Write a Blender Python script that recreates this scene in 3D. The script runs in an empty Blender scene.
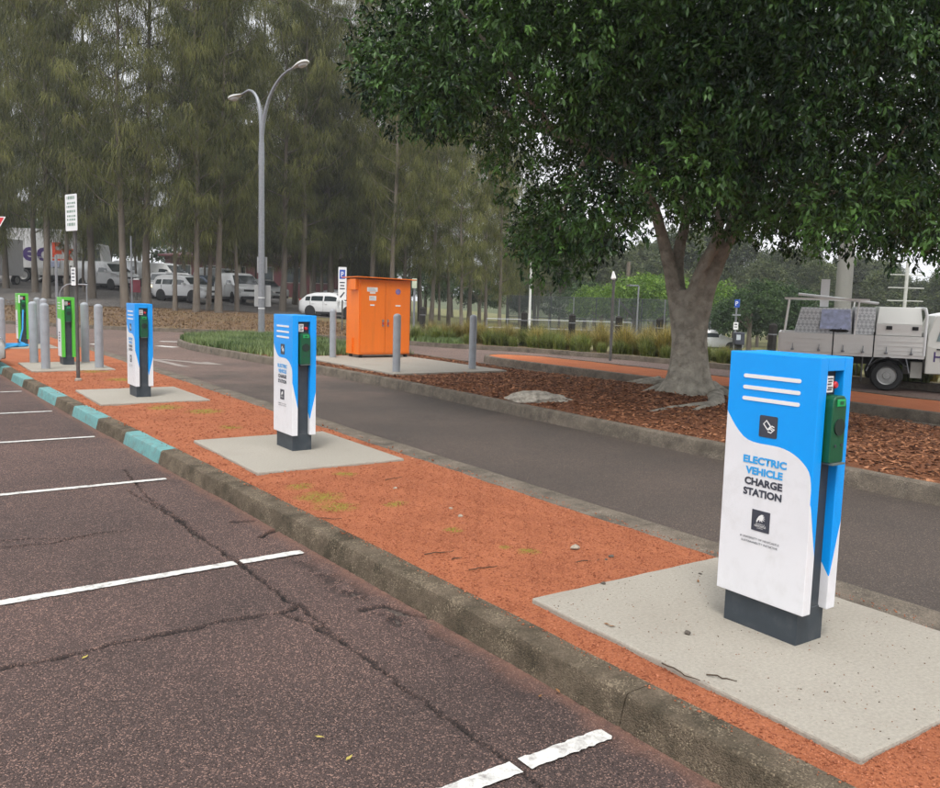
import bpy, bmesh, math, random
import numpy as np
from mathutils import Vector, Matrix

random.seed(7)
rng = np.random.default_rng(11)
SC = bpy.context.scene
COL = SC.collection
R = math.radians

# ------------------------------------------------------------------ camera
F_PX, PITCH, ROLL, CAM_H, YAW = 855.5, 0.1123, 0.0281, 1.631, 0.603   # focal length for a 940 px wide frame
_cp, _sp = math.cos(PITCH), math.sin(PITCH)
_fw0 = np.array([0, _cp, -_sp]); _up0 = np.array([0, _sp, _cp]); _r0 = np.array([1.0, 0, 0])
_r = math.cos(ROLL) * _r0 + math.sin(ROLL) * _up0
_u = -math.sin(ROLL) * _r0 + math.cos(ROLL) * _up0
def _w(p):   # yaw into the world: X across the median, Y along the kerb
    return np.array([p[0] * math.cos(YAW) + p[1] * math.sin(YAW), -p[0] * math.sin(YAW) + p[1] * math.cos(YAW), p[2]])
FW, RT, UP = _w(_fw0), _w(_r), _w(_u)
cam_d = bpy.data.cameras.new('camera'); cam = bpy.data.objects.new('camera', cam_d); COL.objects.link(cam)
m = Matrix.Identity(4)
for i in range(3):
    m[i][0], m[i][1], m[i][2] = RT[i], UP[i], -FW[i]
m[2][3] = CAM_H
cam.matrix_world = m
cam_d.sensor_width = 36; cam_d.sensor_fit = 'HORIZONTAL'; cam_d.lens = F_PX * 36 / 940
cam_d.clip_start = 0.05; cam_d.clip_end = 3000
SC.camera = cam

# ------------------------------------------------------------------ sky, sun, exposure
SUN_EL, SUN_AZ = R(62), R(228)         # sun stands over the parking lot side, behind thin overcast
world = bpy.data.worlds.new('World'); SC.world = world; world.use_nodes = True
nt = world.node_tree; nt.nodes.clear()
wo = nt.nodes.new('ShaderNodeOutputWorld'); bg = nt.nodes.new('ShaderNodeBackground')
sky = nt.nodes.new('ShaderNodeTexSky'); sky.sky_type = 'NISHITA'; sky.sun_disc = False
sky.sun_elevation = SUN_EL
sky.sun_rotation = math.pi / 2 - SUN_AZ
sky.air_density = 1.0; sky.dust_density = 6.0; sky.ozone_density = 1.0
hs = nt.nodes.new('ShaderNodeHueSaturation'); hs.inputs['Saturation'].default_value = 0.12
mx = nt.nodes.new('ShaderNodeMix'); mx.data_type = 'RGBA'; mx.inputs['Factor'].default_value = 0.6
nt.links.new(sky.outputs[0], hs.inputs['Color']); nt.links.new(hs.outputs[0], mx.inputs['A'])
mx.inputs['B'].default_value = (9.0, 9.2, 9.5, 1)          # the even white of the overcast
nt.links.new(mx.outputs['Result'], bg.inputs['Color']); bg.inputs['Strength'].default_value = 0.12
nt.links.new(bg.outputs[0], wo.inputs['Surface'])
sd = bpy.data.lights.new('sun', 'SUN'); sd.energy = 1.3; sd.angle = R(14); sd.color = (1, 0.96, 0.9)
sun = bpy.data.objects.new('sun', sd); COL.objects.link(sun)
sdir = Vector((math.cos(SUN_EL) * math.cos(SUN_AZ), math.cos(SUN_EL) * math.sin(SUN_AZ), math.sin(SUN_EL)))
sun.rotation_euler = sdir.to_track_quat('Z', 'Y').to_euler()
SC.view_settings.view_transform = 'Standard'; SC.view_settings.look = 'None'
SC.view_settings.gamma = 1.0; SC.view_settings.use_curve_mapping = False
SC.view_settings.exposure = 0.62
SC.render.engine = 'CYCLES'
SC.cycles.use_denoising = True
SC.cycles.max_bounces = 4; SC.cycles.diffuse_bounces = 2; SC.cycles.glossy_bounces = 2
SC.cycles.transmission_bounces = 3; SC.cycles.volume_bounces = 0; SC.cycles.transparent_max_bounces = 6
SC.cycles.use_adaptive_sampling = True; SC.cycles.adaptive_threshold = 0.035

# ------------------------------------------------------------------ measuring helpers
def ray(px, py): return FW + RT * (px - 470) / F_PX - UP * (py - 394) / F_PX
def bp(px, py, z=0.0):
    d = ray(px, py); t = (z - CAM_H) / d[2]; return np.array([d[0] * t, d[1] * t, z])
def at(px, py, dist):
    d = ray(px, py); t = dist / math.hypot(d[0], d[1]); return np.array([d[0] * t, d[1] * t, CAM_H + d[2] * t])

# the kerbed edge of the roads, seen from a point between them: everything outside is the verge
C0 = np.array([10.0, 12.0])
EDGE = [(19.7, -45), (19.7, 10), (19.6, 16), (19.3, 19.5), (18.2, 23.2), (16.5, 26), (15.9, 28.5), (13.2, 35.3), (10.6, 36.9), (8.6, 38.6),
        (6.5, 42.0), (3.5, 47.0), (-2, 56), (-20, 70), (-60, 75), (-60, 20), (-60, -45)]
_th = np.unwrap(np.array([math.atan2(y - C0[1], x - C0[0]) for x, y in EDGE]))
_rr = np.array([math.hypot(y - C0[1], x - C0[0]) for x, y in EDGE])
_T = np.concatenate([_th - 2 * math.pi, _th, _th + 2 * math.pi]); _RR = np.concatenate([_rr] * 3)
def edge_r(th):   # straight between the corner points
    th = float(th)
    while th > _T[-1]: th -= 2 * math.pi
    while th < _T[0]: th += 2 * math.pi
    k = max(0, min(len(_T) - 2, int(np.searchsorted(_T, th)) - 1))
    t0, t1, r0, r1 = _T[k], _T[k + 1], _RR[k], _RR[k + 1]
    p = np.array([math.cos(t0), math.sin(t0)]) * r0; q = np.array([math.cos(t1), math.sin(t1)]) * r1
    d = np.array([math.cos(th), math.sin(th)]); e = q - p
    den = d[0] * e[1] - d[1] * e[0]
    if abs(den) < 1e-6: return r0
    return (p[0] * e[1] - p[1] * e[0]) / den
_GA = [-4, 0.20, 0.42, 0.72, 1.0, 1.18, 1.28, 1.36, 1.5, 1.75, 2.4, 4]      # bearing of a point seen from the camera
_GS = [-.03, -.035, -.045, -.045, -.01, .022, .045, .05, .052, .052, .02, 0]   # how the verge rises or falls that way
def ground_z(x, y):
    d = math.hypot(x - C0[0], y - C0[1]); th = math.atan2(y - C0[1], x - C0[0])
    s = d - edge_r(th)
    if s <= 0: return -0.18
    g = float(np.interp(math.atan2(y, x), _GA, _GS))
    se = s if s < 45 else 45 + 20 * (1 - math.exp(-(s - 45) / 20))
    return -0.04 + g * se
def hit(px, py):
    d = ray(px, py); d = d / math.hypot(d[0], d[1]); t = 8.0
    while t < 300:
        p = d * t
        if CAM_H + p[2] < ground_z(p[0], p[1]): return np.array([p[0], p[1], ground_z(p[0], p[1])])
        t += 0.15
    return np.array([d[0] * 120, d[1] * 120, ground_z(d[0] * 120, d[1] * 120)])
def on_ground(px, dist):
    d = ray(px, 300); d = d / math.hypot(d[0], d[1]); x, y = d[0] * dist, d[1] * dist
    return np.array([x, y, ground_z(x, y)])

# ------------------------------------------------------------------ materials
MATS = {}
def N(nt, t, **kw):
    n = nt.nodes.new(t)
    for k, v in kw.items(): setattr(n, k, v)
    return n
def mat(name, col, rough=0.6, var=0.12, scale=6.0, bump=0.0, bscale=80.0, metal=0.0, dirt=None, dirt_amt=0.0, dirt_scale=3.0, spec=0.5, coat=0.0, detail=5.0, streak=False, bdist=0.01):
    """plain procedural surface: base colour broken up by noise, blotches of a second colour, fine relief"""
    if name in MATS: return MATS[name]
    mt = bpy.data.materials.new(name); mt.use_nodes = True; nt = mt.node_tree; b = nt.nodes['Principled BSDF']; MATS[name] = mt
    L = nt.links.new
    tc = N(nt, 'ShaderNodeTexCoord'); src = tc.outputs['Object']
    if streak:
        mp = N(nt, 'ShaderNodeMapping'); mp.inputs['Scale'].default_value = (1, 1, 0.12); L(src, mp.inputs[0]); ssrc = mp.outputs[0]
    else: ssrc = src
    n1 = N(nt, 'ShaderNodeTexNoise'); n1.inputs['Scale'].default_value = scale; n1.inputs['Detail'].default_value = detail; L(ssrc, n1.inputs['Vector'])
    cr = N(nt, 'ShaderNodeValToRGB'); c = Vector(col[:3])
    cr.color_ramp.elements[0].position = 0.3; cr.color_ramp.elements[1].position = 0.7
    cr.color_ramp.elements[0].color = (*(c * (1 - var)), 1); cr.color_ramp.elements[1].color = (*[min(1, v * (1 + var)) for v in c], 1)
    L(n1.outputs['Fac'], cr.inputs[0]); out = cr.outputs[0]
    if dirt:
        n2 = N(nt, 'ShaderNodeTexNoise'); n2.inputs['Scale'].default_value = dirt_scale; n2.inputs['Detail'].default_value = 6; n2.inputs['Roughness'].default_value = 0.7; L(ssrc, n2.inputs['Vector'])
        r2 = N(nt, 'ShaderNodeValToRGB'); r2.color_ramp.elements[0].position = 0.5; r2.color_ramp.elements[1].position = 0.72
        r2.color_ramp.elements[0].color = (0, 0, 0, 1); r2.color_ramp.elements[1].color = (dirt_amt,) * 3 + (1,)
        L(n2.outputs['Fac'], r2.inputs[0])
        mm = N(nt, 'ShaderNodeMix', data_type='RGBA'); L(r2.outputs[0], mm.inputs['Factor']); L(out, mm.inputs['A']); mm.inputs['B'].default_value = (*dirt, 1); out = mm.outputs['Result']
    L(out, b.inputs['Base Color'])
    b.inputs['Roughness'].default_value = rough; b.inputs['Metallic'].default_value = metal
    b.inputs['Specular IOR Level'].default_value = spec; b.inputs['Coat Weight'].default_value = coat; b.inputs['Coat Roughness'].default_value = 0.08
    if bump > 0:
        n3 = N(nt, 'ShaderNodeTexNoise'); n3.inputs['Scale'].default_value = bscale; n3.inputs['Detail'].default_value = 4; L(src, n3.inputs['Vector'])
        bu = N(nt, 'ShaderNodeBump'); bu.inputs['Strength'].default_value = bump; bu.inputs['Distance'].default_value = bdist
        L(n3.outputs['Fac'], bu.inputs['Height']); L(bu.outputs[0], b.inputs['Normal'])
    return mt
def glass_mat(name, col, rough=0.05):
    if name in MATS: return MATS[name]
    mt = mat(name, col, rough, 0.05, 2); mt.node_tree.nodes['Principled BSDF'].inputs['Specular IOR Level'].default_value = 0.9
    return mt
def leaf_mat(name, dark, light, trans=0.25, rough=0.5, spec=0.4, obj_var=0.15):
    """foliage: each leaf has its own tone (attribute), each tree a slight shift of its own"""
    mt = bpy.data.materials.new(name); mt.use_nodes = True; nt = mt.node_tree; b = nt.nodes['Principled BSDF']; L = nt.links.new; MATS[name] = mt
    at_ = N(nt, 'ShaderNodeAttribute', attribute_name='tone'); cr = N(nt, 'ShaderNodeValToRGB')
    cr.color_ramp.elements[0].color = (*dark, 1); cr.color_ramp.elements[1].color = (*light, 1); L(at_.outputs['Fac'], cr.inputs[0])
    oi = N(nt, 'ShaderNodeObjectInfo'); h = N(nt, 'ShaderNodeHueSaturation'); mr = N(nt, 'ShaderNodeMapRange')
    mr.inputs['To Min'].default_value = 1 - obj_var; mr.inputs['To Max'].default_value = 1 + obj_var
    L(oi.outputs['Random'], mr.inputs[0]); L(mr.outputs[0], h.inputs['Value']); L(cr.outputs[0], h.inputs['Color'])
    L(h.outputs[0], b.inputs['Base Color']); b.inputs['Roughness'].default_value = rough; b.inputs['Specular IOR Level'].default_value = spec
    tr = N(nt, 'ShaderNodeBsdfTranslucent'); L(h.outputs[0], tr.inputs['Color']); ms = N(nt, 'ShaderNodeMixShader'); ms.inputs[0].default_value = trans
    L(b.outputs[0], ms.inputs[1]); L(tr.outputs[0], ms.inputs[2]); L(ms.outputs[0], nt.nodes['Material Output'].inputs['Surface'])
    return mt
def attr_mat(name, dark, light, rough=0.8, bump=0.0, bscale=50, spec=0.3):
    """loose pieces, each with a tone of its own"""
    mt = bpy.data.materials.new(name); mt.use_nodes = True; nt = mt.node_tree; b = nt.nodes['Principled BSDF']; L = nt.links.new; MATS[name] = mt
    at_ = N(nt, 'ShaderNodeAttribute', attribute_name='tone'); cr = N(nt, 'ShaderNodeValToRGB')
    cr.color_ramp.elements[0].color = (*dark, 1); cr.color_ramp.elements[1].color = (*light, 1); L(at_.outputs['Fac'], cr.inputs[0]); L(cr.outputs[0], b.inputs['Base Color'])
    b.inputs['Roughness'].default_value = rough; b.inputs['Specular IOR Level'].default_value = spec
    return mt

# ------------------------------------------------------------------ mesh helpers
class MB:
    def __init__(s): s.v = []; s.f = []; s.m = []
    def add(s, vs, fs, mi=0):
        o = len(s.v); s.v.extend([tuple(map(float, p)) for p in vs]); s.f.extend([tuple(o + i for i in f) for f in fs]); s.m.extend([mi] * len(fs)); return s
    def box(s, a, b, mi=0):
        x0, y0, z0 = a; x1, y1, z1 = b
        return s.add([(x0, y0, z0), (x1, y0, z0), (x1, y1, z0), (x0, y1, z0), (x0, y0, z1), (x1, y0, z1), (x1, y1, z1), (x0, y1, z1)],
                     [(0, 3, 2, 1), (4, 5, 6, 7), (0, 1, 5, 4), (1, 2, 6, 5), (2, 3, 7, 6), (3, 0, 4, 7)], mi)
    def hexa(s, p, mi=0):   # eight corners: bottom ring, top ring
        return s.add(p, [(0, 3, 2, 1), (4, 5, 6, 7), (0, 1, 5, 4), (1, 2, 6, 5), (2, 3, 7, 6), (3, 0, 4, 7)], mi)
    def prism(s, poly, axis, a, b, mi=0):   # polygon in the two other axes, extruded along axis
        n = len(poly)
        def P(q, h): return {'x': (h, q[0], q[1]), 'y': (q[0], h, q[1]), 'z': (q[0], q[1], h)}[axis]
        vs = [P(q, a) for q in poly] + [P(q, b) for q in poly]
        fs = [tuple(range(n))[::-1], tuple(range(n, 2 * n))] + [(i, (i + 1) % n, n + (i + 1) % n, n + i) for i in range(n)]
        return s.add(vs, fs, mi)
    def tube(s, pts, rad, n=8, mi=0, cap=True):
        pts = [Vector(p) for p in pts]; rad = rad if hasattr(rad, '__len__') else [rad] * len(pts)
        o = len(s.v); prev = None; vs = []; fs = []
        for i, p in enumerate(pts):
            t = (pts[min(i + 1, len(pts) - 1)] - pts[max(i - 1, 0)]).normalized()
            if prev is None:
                ref = Vector((0, 0, 1)) if abs(t.z) < 0.9 else Vector((1, 0, 0)); a = t.cross(ref).normalized()
            else:
                a = (prev - t * prev.dot(t)).normalized()
            prev = a; b2 = t.cross(a)
            for k in range(n):
                an = 2 * math.pi * k / n; vs.append(p + (a * math.cos(an) + b2 * math.sin(an)) * rad[i])
        for i in range(len(pts) - 1):
            for k in range(n): fs.append((i * n + k, i * n + (k + 1) % n, (i + 1) * n + (k + 1) % n, (i + 1) * n + k))
        if cap: fs.append(tuple(range(n))[::-1]); fs.append(tuple(range((len(pts) - 1) * n, len(pts) * n)))
        return s.add(vs, fs, mi)
    def lathe(s, prof, n=16, mi=0, c=(0, 0, 0), axis='z', cap=True):
        vs = []; fs = []
        for r, h in prof:
            for k in range(n):
                a = 2 * math.pi * k / n; x, y = r * math.cos(a), r * math.sin(a)
                q = {'z': (x, y, h), 'y': (x, h, y), 'x': (h, x, y)}[axis]; vs.append((q[0] + c[0], q[1] + c[1], q[2] + c[2]))
        m_ = len(prof)
        for i in range(m_ - 1):
            for k in range(n): fs.append((i * n + k, i * n + (k + 1) % n, (i + 1) * n + (k + 1) % n, (i + 1) * n + k))
        if cap: fs.append(tuple(range(n))[::-1]); fs.append(tuple(range((m_ - 1) * n, m_ * n)))
        return s.add(vs, fs, mi)
    def mesh(s, name, smooth=False):
        me = bpy.data.meshes.new(name); me.from_pydata(s.v, [], s.f); me.polygons.foreach_set('material_index', s.m)
        if smooth: me.polygons.foreach_set('use_smooth', [True] * len(s.f))
        bm = bmesh.new(); bm.from_mesh(me); bmesh.ops.recalc_face_normals(bm, faces=bm.faces); bm.to_mesh(me); bm.free()
        if smooth: me.set_sharp_from_angle(angle=R(50))
        me.update(); return me
    def build(s, name, mats, parent=None, loc=None, rz=0, smooth=False, bevel=0.0, seg=2):
        me = s.mesh(name, smooth)
        for q in (mats if isinstance(mats, (list, tuple)) else [mats]): me.materials.append(q)
        return link(name, me, parent, loc, rz, bevel, seg)
def link(name, me, parent=None, loc=None, rz=0, bevel=0.0, seg=2):
    o = bpy.data.objects.new(name, me); COL.objects.link(o)
    if parent: o.parent = parent
    if loc is not None: o.location = loc
    o.rotation_euler.z = rz
    if bevel:
        b = o.modifiers.new('bevel', 'BEVEL'); b.width = bevel; b.segments = seg; b.limit_method = 'ANGLE'; b.angle_limit = R(35)
        b.harden_normals = False
    return o
def np_mesh(name, V, Fc, tone=None, mats=(), smooth=False):
    me = bpy.data.meshes.new(name); V = np.asarray(V, np.float32); Fc = np.asarray(Fc, np.int32)
    me.vertices.add(len(V)); me.vertices.foreach_set('co', V.ravel())
    n, k = Fc.shape; me.loops.add(n * k); me.loops.foreach_set('vertex_index', Fc.ravel())
    me.polygons.add(n); me.polygons.foreach_set('loop_start', np.arange(0, n * k, k, dtype=np.int32))
    if smooth: me.polygons.foreach_set('use_smooth', np.ones(n, bool))
    if tone is not None:
        a = me.attributes.new('tone', 'FLOAT', 'POINT'); a.data.foreach_set('value', np.asarray(tone, np.float32))
    for q in mats: me.materials.append(q)
    me.update(calc_edges=True); me.validate(); return me
def empty(name, loc=(0, 0, 0), rz=0):
    o = bpy.data.objects.new(name, None); COL.objects.link(o); o.location = loc; o.rotation_euler.z = rz; o.empty_display_size = 0.2; return o
def tag(o, label=None, cat=None, group=None, kind=None):
    if label: o['label'] = label
    if cat: o['category'] = cat
    if group: o['group'] = group
    if kind: o['kind'] = kind
    return o
def copy_tree(o, parent=None):
    c = o.copy(); COL.objects.link(c); c.parent = parent
    for ch in list(o.children): copy_tree(ch, c)
    return c
def text_mesh(s, size, bold=0.0, depth=0.0):
    cu = bpy.data.curves.new('txt', 'FONT'); cu.body = s; cu.size = size; cu.offset = bold; cu.align_x = 'CENTER'; cu.align_y = 'CENTER'; cu.resolution_u = 3; cu.extrude = depth
    o = bpy.data.objects.new('txt', cu); COL.objects.link(o); dg = bpy.context.evaluated_depsgraph_get(); dg.update()
    me = bpy.data.meshes.new_from_object(o.evaluated_get(dg)); bpy.data.objects.remove(o); return me
def text_on(name, s, width, height, origin, xdir, updir, material, parent, bold=0.006):
    """lettering: `width` x cap `height`, centred on origin, reading along xdir"""
    me = text_mesh(s, 1.0, bold)
    co = np.empty(len(me.vertices) * 3, np.float32); me.vertices.foreach_get('co', co); co = co.reshape(-1, 3)
    lo, hi = co.min(0), co.max(0); q = (co - (lo + hi) / 2) / np.maximum(hi - lo, 1e-6)
    x, u = np.array(xdir, float), np.array(updir, float); nrm = np.cross(x, u)
    P = np.array(origin, float) + np.outer(q[:, 0] * width, x) + np.outer(q[:, 1] * height, u)
    me.vertices.foreach_set('co', P.astype(np.float32).ravel()); me.materials.append(material); me.update()
    return link(name, me, parent)
def smooth_rand(t, seed, amp=1.0):
    return amp * (math.sin(t * 1.7 + seed) + 0.6 * math.sin(t * 3.9 + seed * 2.3) + 0.35 * math.sin(t * 8.3 + seed * 0.7)) / 1.95

# shared materials
ASPHALT = None
CONC = mat('concrete_pad', (0.325, 0.298, 0.252), 0.88, 0.12, 60, 0.5, 160, dirt=(0.20, 0.17, 0.135), dirt_amt=0.30, dirt_scale=1.1, detail=9)
TEAL = mat('kerb_teal_paint', (0.12, 0.30, 0.30), 0.6, 0.15, 14, 0.6, 120, dirt=(0.13, 0.12, 0.10), dirt_amt=0.8, dirt_scale=9)
GALV = mat('galvanised_steel', (0.27, 0.28, 0.30), 0.5, 0.1, 10, 0.05, 60, metal=0.6)
GREYPAINT = mat('grey_bollard_paint', (0.30, 0.32, 0.35), 0.45, 0.06, 6, 0.05, 90, dirt=(0.2, 0.2, 0.19), dirt_amt=0.4, dirt_scale=5)
DARKSTEEL = mat('dark_weathered_steel', (0.11, 0.105, 0.10), 0.6, 0.2, 12, 0.1, 80, metal=0.3)
WHITEP = mat('white_painted_sheet', (0.76, 0.76, 0.79), 0.35, 0.025, 5, dirt=(0.55, 0.54, 0.53), dirt_amt=0.35, dirt_scale=7)
BLUEP = mat('bright_blue_wrap', (0.0, 0.33, 0.92), 0.35, 0.03, 4)
GREENP = mat('bright_green_wrap', (0.10, 0.52, 0.05), 0.35, 0.04, 4)
CHAR = mat('charcoal_powder_coat', (0.035, 0.046, 0.058), 0.55, 0.12, 9, 0.1, 200, dirt=(0.12, 0.11, 0.10), dirt_amt=0.25, dirt_scale=9)
SOCKG = mat('dark_green_plastic', (0.004, 0.085, 0.035), 0.4, 0.1, 5)
SOCKL = mat('light_green_plastic', (0.01, 0.36, 0.10), 0.4, 0.05, 5)
BLACK = mat('black_rubber', (0.018, 0.018, 0.019), 0.75, 0.2, 10, 0.2, 80)
RED = mat('red_plastic', (0.55, 0.02, 0.03), 0.4, 0.05, 5)
WHITE = mat('white_print', (0.8, 0.8, 0.8), 0.45, 0.02, 5)
INK = mat('dark_print', (0.045, 0.05, 0.07), 0.5, 0.03, 5)
BLUEINK = mat('light_blue_print', (0.03, 0.36, 0.80), 0.45, 0.03, 5)
BLUESIGN = mat('blue_sign_face', (0.02, 0.08, 0.42), 0.4, 0.05, 4)
ORANGE = mat('orange_cabinet_paint', (0.88, 0.19, 0.012), 0.42, 0.05, 3, 0.03, 60, dirt=(0.62, 0.15, 0.02), dirt_amt=0.35, dirt_scale=4, streak=True)
WHEELP = mat('steel_wheel', (0.38, 0.38, 0.37), 0.45, 0.15, 8, metal=0.5)
CARW = mat('white_car_paint', (0.70, 0.71, 0.72), 0.25, 0.02, 3, coat=0.5)
CARS = mat('silver_car_paint', (0.42, 0.44, 0.46), 0.3, 0.02, 3, metal=0.3, coat=0.5)
CARD = mat('dark_blue_car_paint', (0.03, 0.045, 0.08), 0.25, 0.02, 3, coat=0.5)
GLASS = glass_mat('dark_car_glass', (0.03, 0.04, 0.045))
LAMPG = glass_mat('clear_lamp_glass', (0.5, 0.5, 0.5), 0.15)
REDLAMP = glass_mat('red_tail_lamp', (0.35, 0.01, 0.01), 0.2)

def kerb_mat(name, base, stain, pale, amt):
    mt = bpy.data.materials.new(name); mt.use_nodes = True; nt = mt.node_tree; b = nt.nodes['Principled BSDF']; L = nt.links.new
    src = N(nt, 'ShaderNodeTexCoord').outputs['Object']
    n1 = N(nt, 'ShaderNodeTexNoise'); n1.inputs['Scale'].default_value = 3.2; n1.inputs['Detail'].default_value = 8; n1.inputs['Roughness'].default_value = 0.7; L(src, n1.inputs['Vector'])
    cr = N(nt, 'ShaderNodeValToRGB'); cr.color_ramp.elements[0].position = 0.36; cr.color_ramp.elements[1].position = 0.62; cr.color_ramp.elements[0].color = (*stain, 1); cr.color_ramp.elements[1].color = (*base, 1); L(n1.outputs['Fac'], cr.inputs[0])
    vo = N(nt, 'ShaderNodeTexVoronoi'); vo.inputs['Scale'].default_value = 150; L(src, vo.inputs['Vector']); sp_ = N(nt, 'ShaderNodeSeparateColor'); L(vo.outputs['Color'], sp_.inputs[0])
    n2 = N(nt, 'ShaderNodeTexNoise'); n2.inputs['Scale'].default_value = 6; n2.inputs['Detail'].default_value = 4; L(src, n2.inputs['Vector'])
    mu_ = N(nt, 'ShaderNodeMath', operation='MULTIPLY'); L(sp_.outputs[0], mu_.inputs[0]); L(n2.outputs['Fac'], mu_.inputs[1])
    r2 = N(nt, 'ShaderNodeValToRGB'); r2.color_ramp.elements[0].position = 0.40; r2.color_ramp.elements[1].position = 0.52; r2.color_ramp.elements[0].color = (0, 0, 0, 1); r2.color_ramp.elements[1].color = (amt,) * 3 + (1,); L(mu_.outputs[0], r2.inputs[0])
    q = N(nt, 'ShaderNodeMix', data_type='RGBA'); L(r2.outputs[0], q.inputs['Factor']); L(cr.outputs[0], q.inputs['A']); q.inputs['B'].default_value = (*pale, 1)
    r3 = N(nt, 'ShaderNodeMapRange'); r3.inputs['To Min'].default_value = 0.7; r3.inputs['To Max'].default_value = 1.2; L(sp_.outputs[1], r3.inputs[0])
    m2 = N(nt, 'ShaderNodeMix', data_type='RGBA', blend_type='MULTIPLY'); m2.inputs['Factor'].default_value = 1; L(q.outputs['Result'], m2.inputs['A']); L(r3.outputs[0], m2.inputs['B']); L(m2.outputs['Result'], b.inputs['Base Color'])
    b.inputs['Roughness'].default_value = 0.92; b.inputs['Specular IOR Level'].default_value = 0.25
    bu = N(nt, 'ShaderNodeBump'); bu.inputs['Strength'].default_value = 0.9; bu.inputs['Distance'].default_value = 0.006; bu.invert = True; L(vo.outputs['Distance'], bu.inputs['Height']); L(bu.outputs[0], b.inputs['Normal'])
    return mt
KERB = kerb_mat('kerb_aggregate', (0.155, 0.120, 0.085), (0.06, 0.048, 0.032), (0.36, 0.29, 0.20), 0.45)
KERB2 = kerb_mat('kerb_grey_aggregate', (0.20, 0.165, 0.13), (0.10, 0.085, 0.068), (0.36, 0.31, 0.25), 0.5)
# ------------------------------------------------------------------ asphalt material
def asphalt_mat(name, base, speck, patch, edge=True, scale=175, contrast=1.0, grey=None):
    mt = bpy.data.materials.new(name); mt.use_nodes = True; nt = mt.node_tree; b = nt.nodes['Principled BSDF']; L = nt.links.new
    tc = N(nt, 'ShaderNodeTexCoord'); src = tc.outputs['Object']
    big = N(nt, 'ShaderNodeTexNoise'); big.inputs['Scale'].default_value = 0.55; big.inputs['Detail'].default_value = 7; big.inputs['Roughness'].default_value = 0.65; L(src, big.inputs['Vector'])
    cr = N(nt, 'ShaderNodeValToRGB'); cr.color_ramp.elements[0].position = 0.33; cr.color_ramp.elements[1].position = 0.68
    cr.color_ramp.elements[0].color = (*patch, 1); cr.color_ramp.elements[1].color = (*base, 1); L(big.outputs['Fac'], cr.inputs[0])
    vo = N(nt, 'ShaderNodeTexVoronoi'); vo.inputs['Scale'].default_value = scale; L(src, vo.inputs['Vector'])
    # every stone of the aggregate has a tone of its own, a few are pale
    r2 = N(nt, 'ShaderNodeValToRGB'); r2.color_ramp.elements[0].position = 0.0; r2.color_ramp.elements[0].color = (1 - .7 * contrast,) * 3 + (1,)
    e0 = r2.color_ramp.elements.new(0.22); e0.color = (0.88, 0.88, 0.88, 1)
    r2.color_ramp.elements[-1].position = 0.84; r2.color_ramp.elements[-1].color = (1.08, 1.08, 1.08, 1)
    e = r2.color_ramp.elements.new(0.90); e.color = (1 + 2.3 * contrast, 1 + 2.1 * contrast, 1 + 1.8 * contrast, 1)
    sp = N(nt, 'ShaderNodeSeparateColor'); L(vo.outputs['Color'], sp.inputs[0]); L(sp.outputs[0], r2.inputs[0])
    mu = N(nt, 'ShaderNodeMix', data_type='RGBA', blend_type='MULTIPLY'); mu.inputs['Factor'].default_value = 1.0; L(cr.outputs[0], mu.inputs['A']); L(r2.outputs[0], mu.inputs['B'])
    out = mu.outputs['Result']
    if grey:      # an older grey surfacing up to a wandering seam, the pinker one beyond
        sx = N(nt, 'ShaderNodeSeparateXYZ'); L(src, sx.inputs[0]); ad = N(nt, 'ShaderNodeMath', operation='MULTIPLY_ADD'); L(big.outputs['Fac'], ad.inputs[0]); ad.inputs[1].default_value = 14; L(sx.outputs[1], ad.inputs[2])
        mr = N(nt, 'ShaderNodeMapRange'); mr.inputs['From Min'].default_value = 21; mr.inputs['From Max'].default_value = 28; L(ad.outputs[0], mr.inputs[0])
        xr = N(nt, 'ShaderNodeMapRange'); xr.inputs['From Min'].default_value = 9; xr.inputs['From Max'].default_value = 12; L(sx.outputs[0], xr.inputs[0]); mxx = N(nt, 'ShaderNodeMath', operation='MAXIMUM'); L(mr.outputs[0], mxx.inputs[0]); L(xr.outputs[0], mxx.inputs[1])
        gq = N(nt, 'ShaderNodeMix', data_type='RGBA', blend_type='MULTIPLY'); gq.inputs['Factor'].default_value = 1; L(out, gq.inputs['A']); gq.inputs['B'].default_value = (*grey, 1)
        g2 = N(nt, 'ShaderNodeMix', data_type='RGBA'); L(mxx.outputs[0], g2.inputs['Factor']); L(gq.outputs['Result'], g2.inputs['A']); L(out, g2.inputs['B']); out = g2.outputs['Result']
    if edge:
        for an, c in (('dust', (0.24, 0.12, 0.085)), ('crack', (0.012, 0.011, 0.011))):
            aa = N(nt, 'ShaderNodeAttribute', attribute_name=an); q = N(nt, 'ShaderNodeMix', data_type='RGBA')
            L(aa.outputs['Fac'], q.inputs['Factor']); L(out, q.inputs['A']); q.inputs['B'].default_value = (*c, 1); out = q.outputs['Result']
    L(out, b.inputs['Base Color']); b.inputs['Roughness'].default_value = 0.82; b.inputs['Specular IOR Level'].default_value = 0.35
    n3 = N(nt, 'ShaderNodeTexNoise'); n3.inputs['Scale'].default_value = 120; n3.inputs['Detail'].default_value = 3; L(src, n3.inputs['Vector'])
    sm = N(nt, 'ShaderNodeMath', operation='ADD'); L(vo.outputs['Distance'], sm.inputs[0]); L(n3.outputs['Fac'], sm.inputs[1])
    bu = N(nt, 'ShaderNodeBump'); bu.inputs['Strength'].default_value = 0.9; bu.inputs['Distance'].default_value = 0.008; bu.invert = True
    L(sm.outputs[0], bu.inputs['Height']); L(bu.outputs[0], b.inputs['Normal'])
    return mt
A_LOT = asphalt_mat('parking_asphalt', (0.118, 0.075, 0.066), 0, (0.066, 0.045, 0.041))
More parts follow.
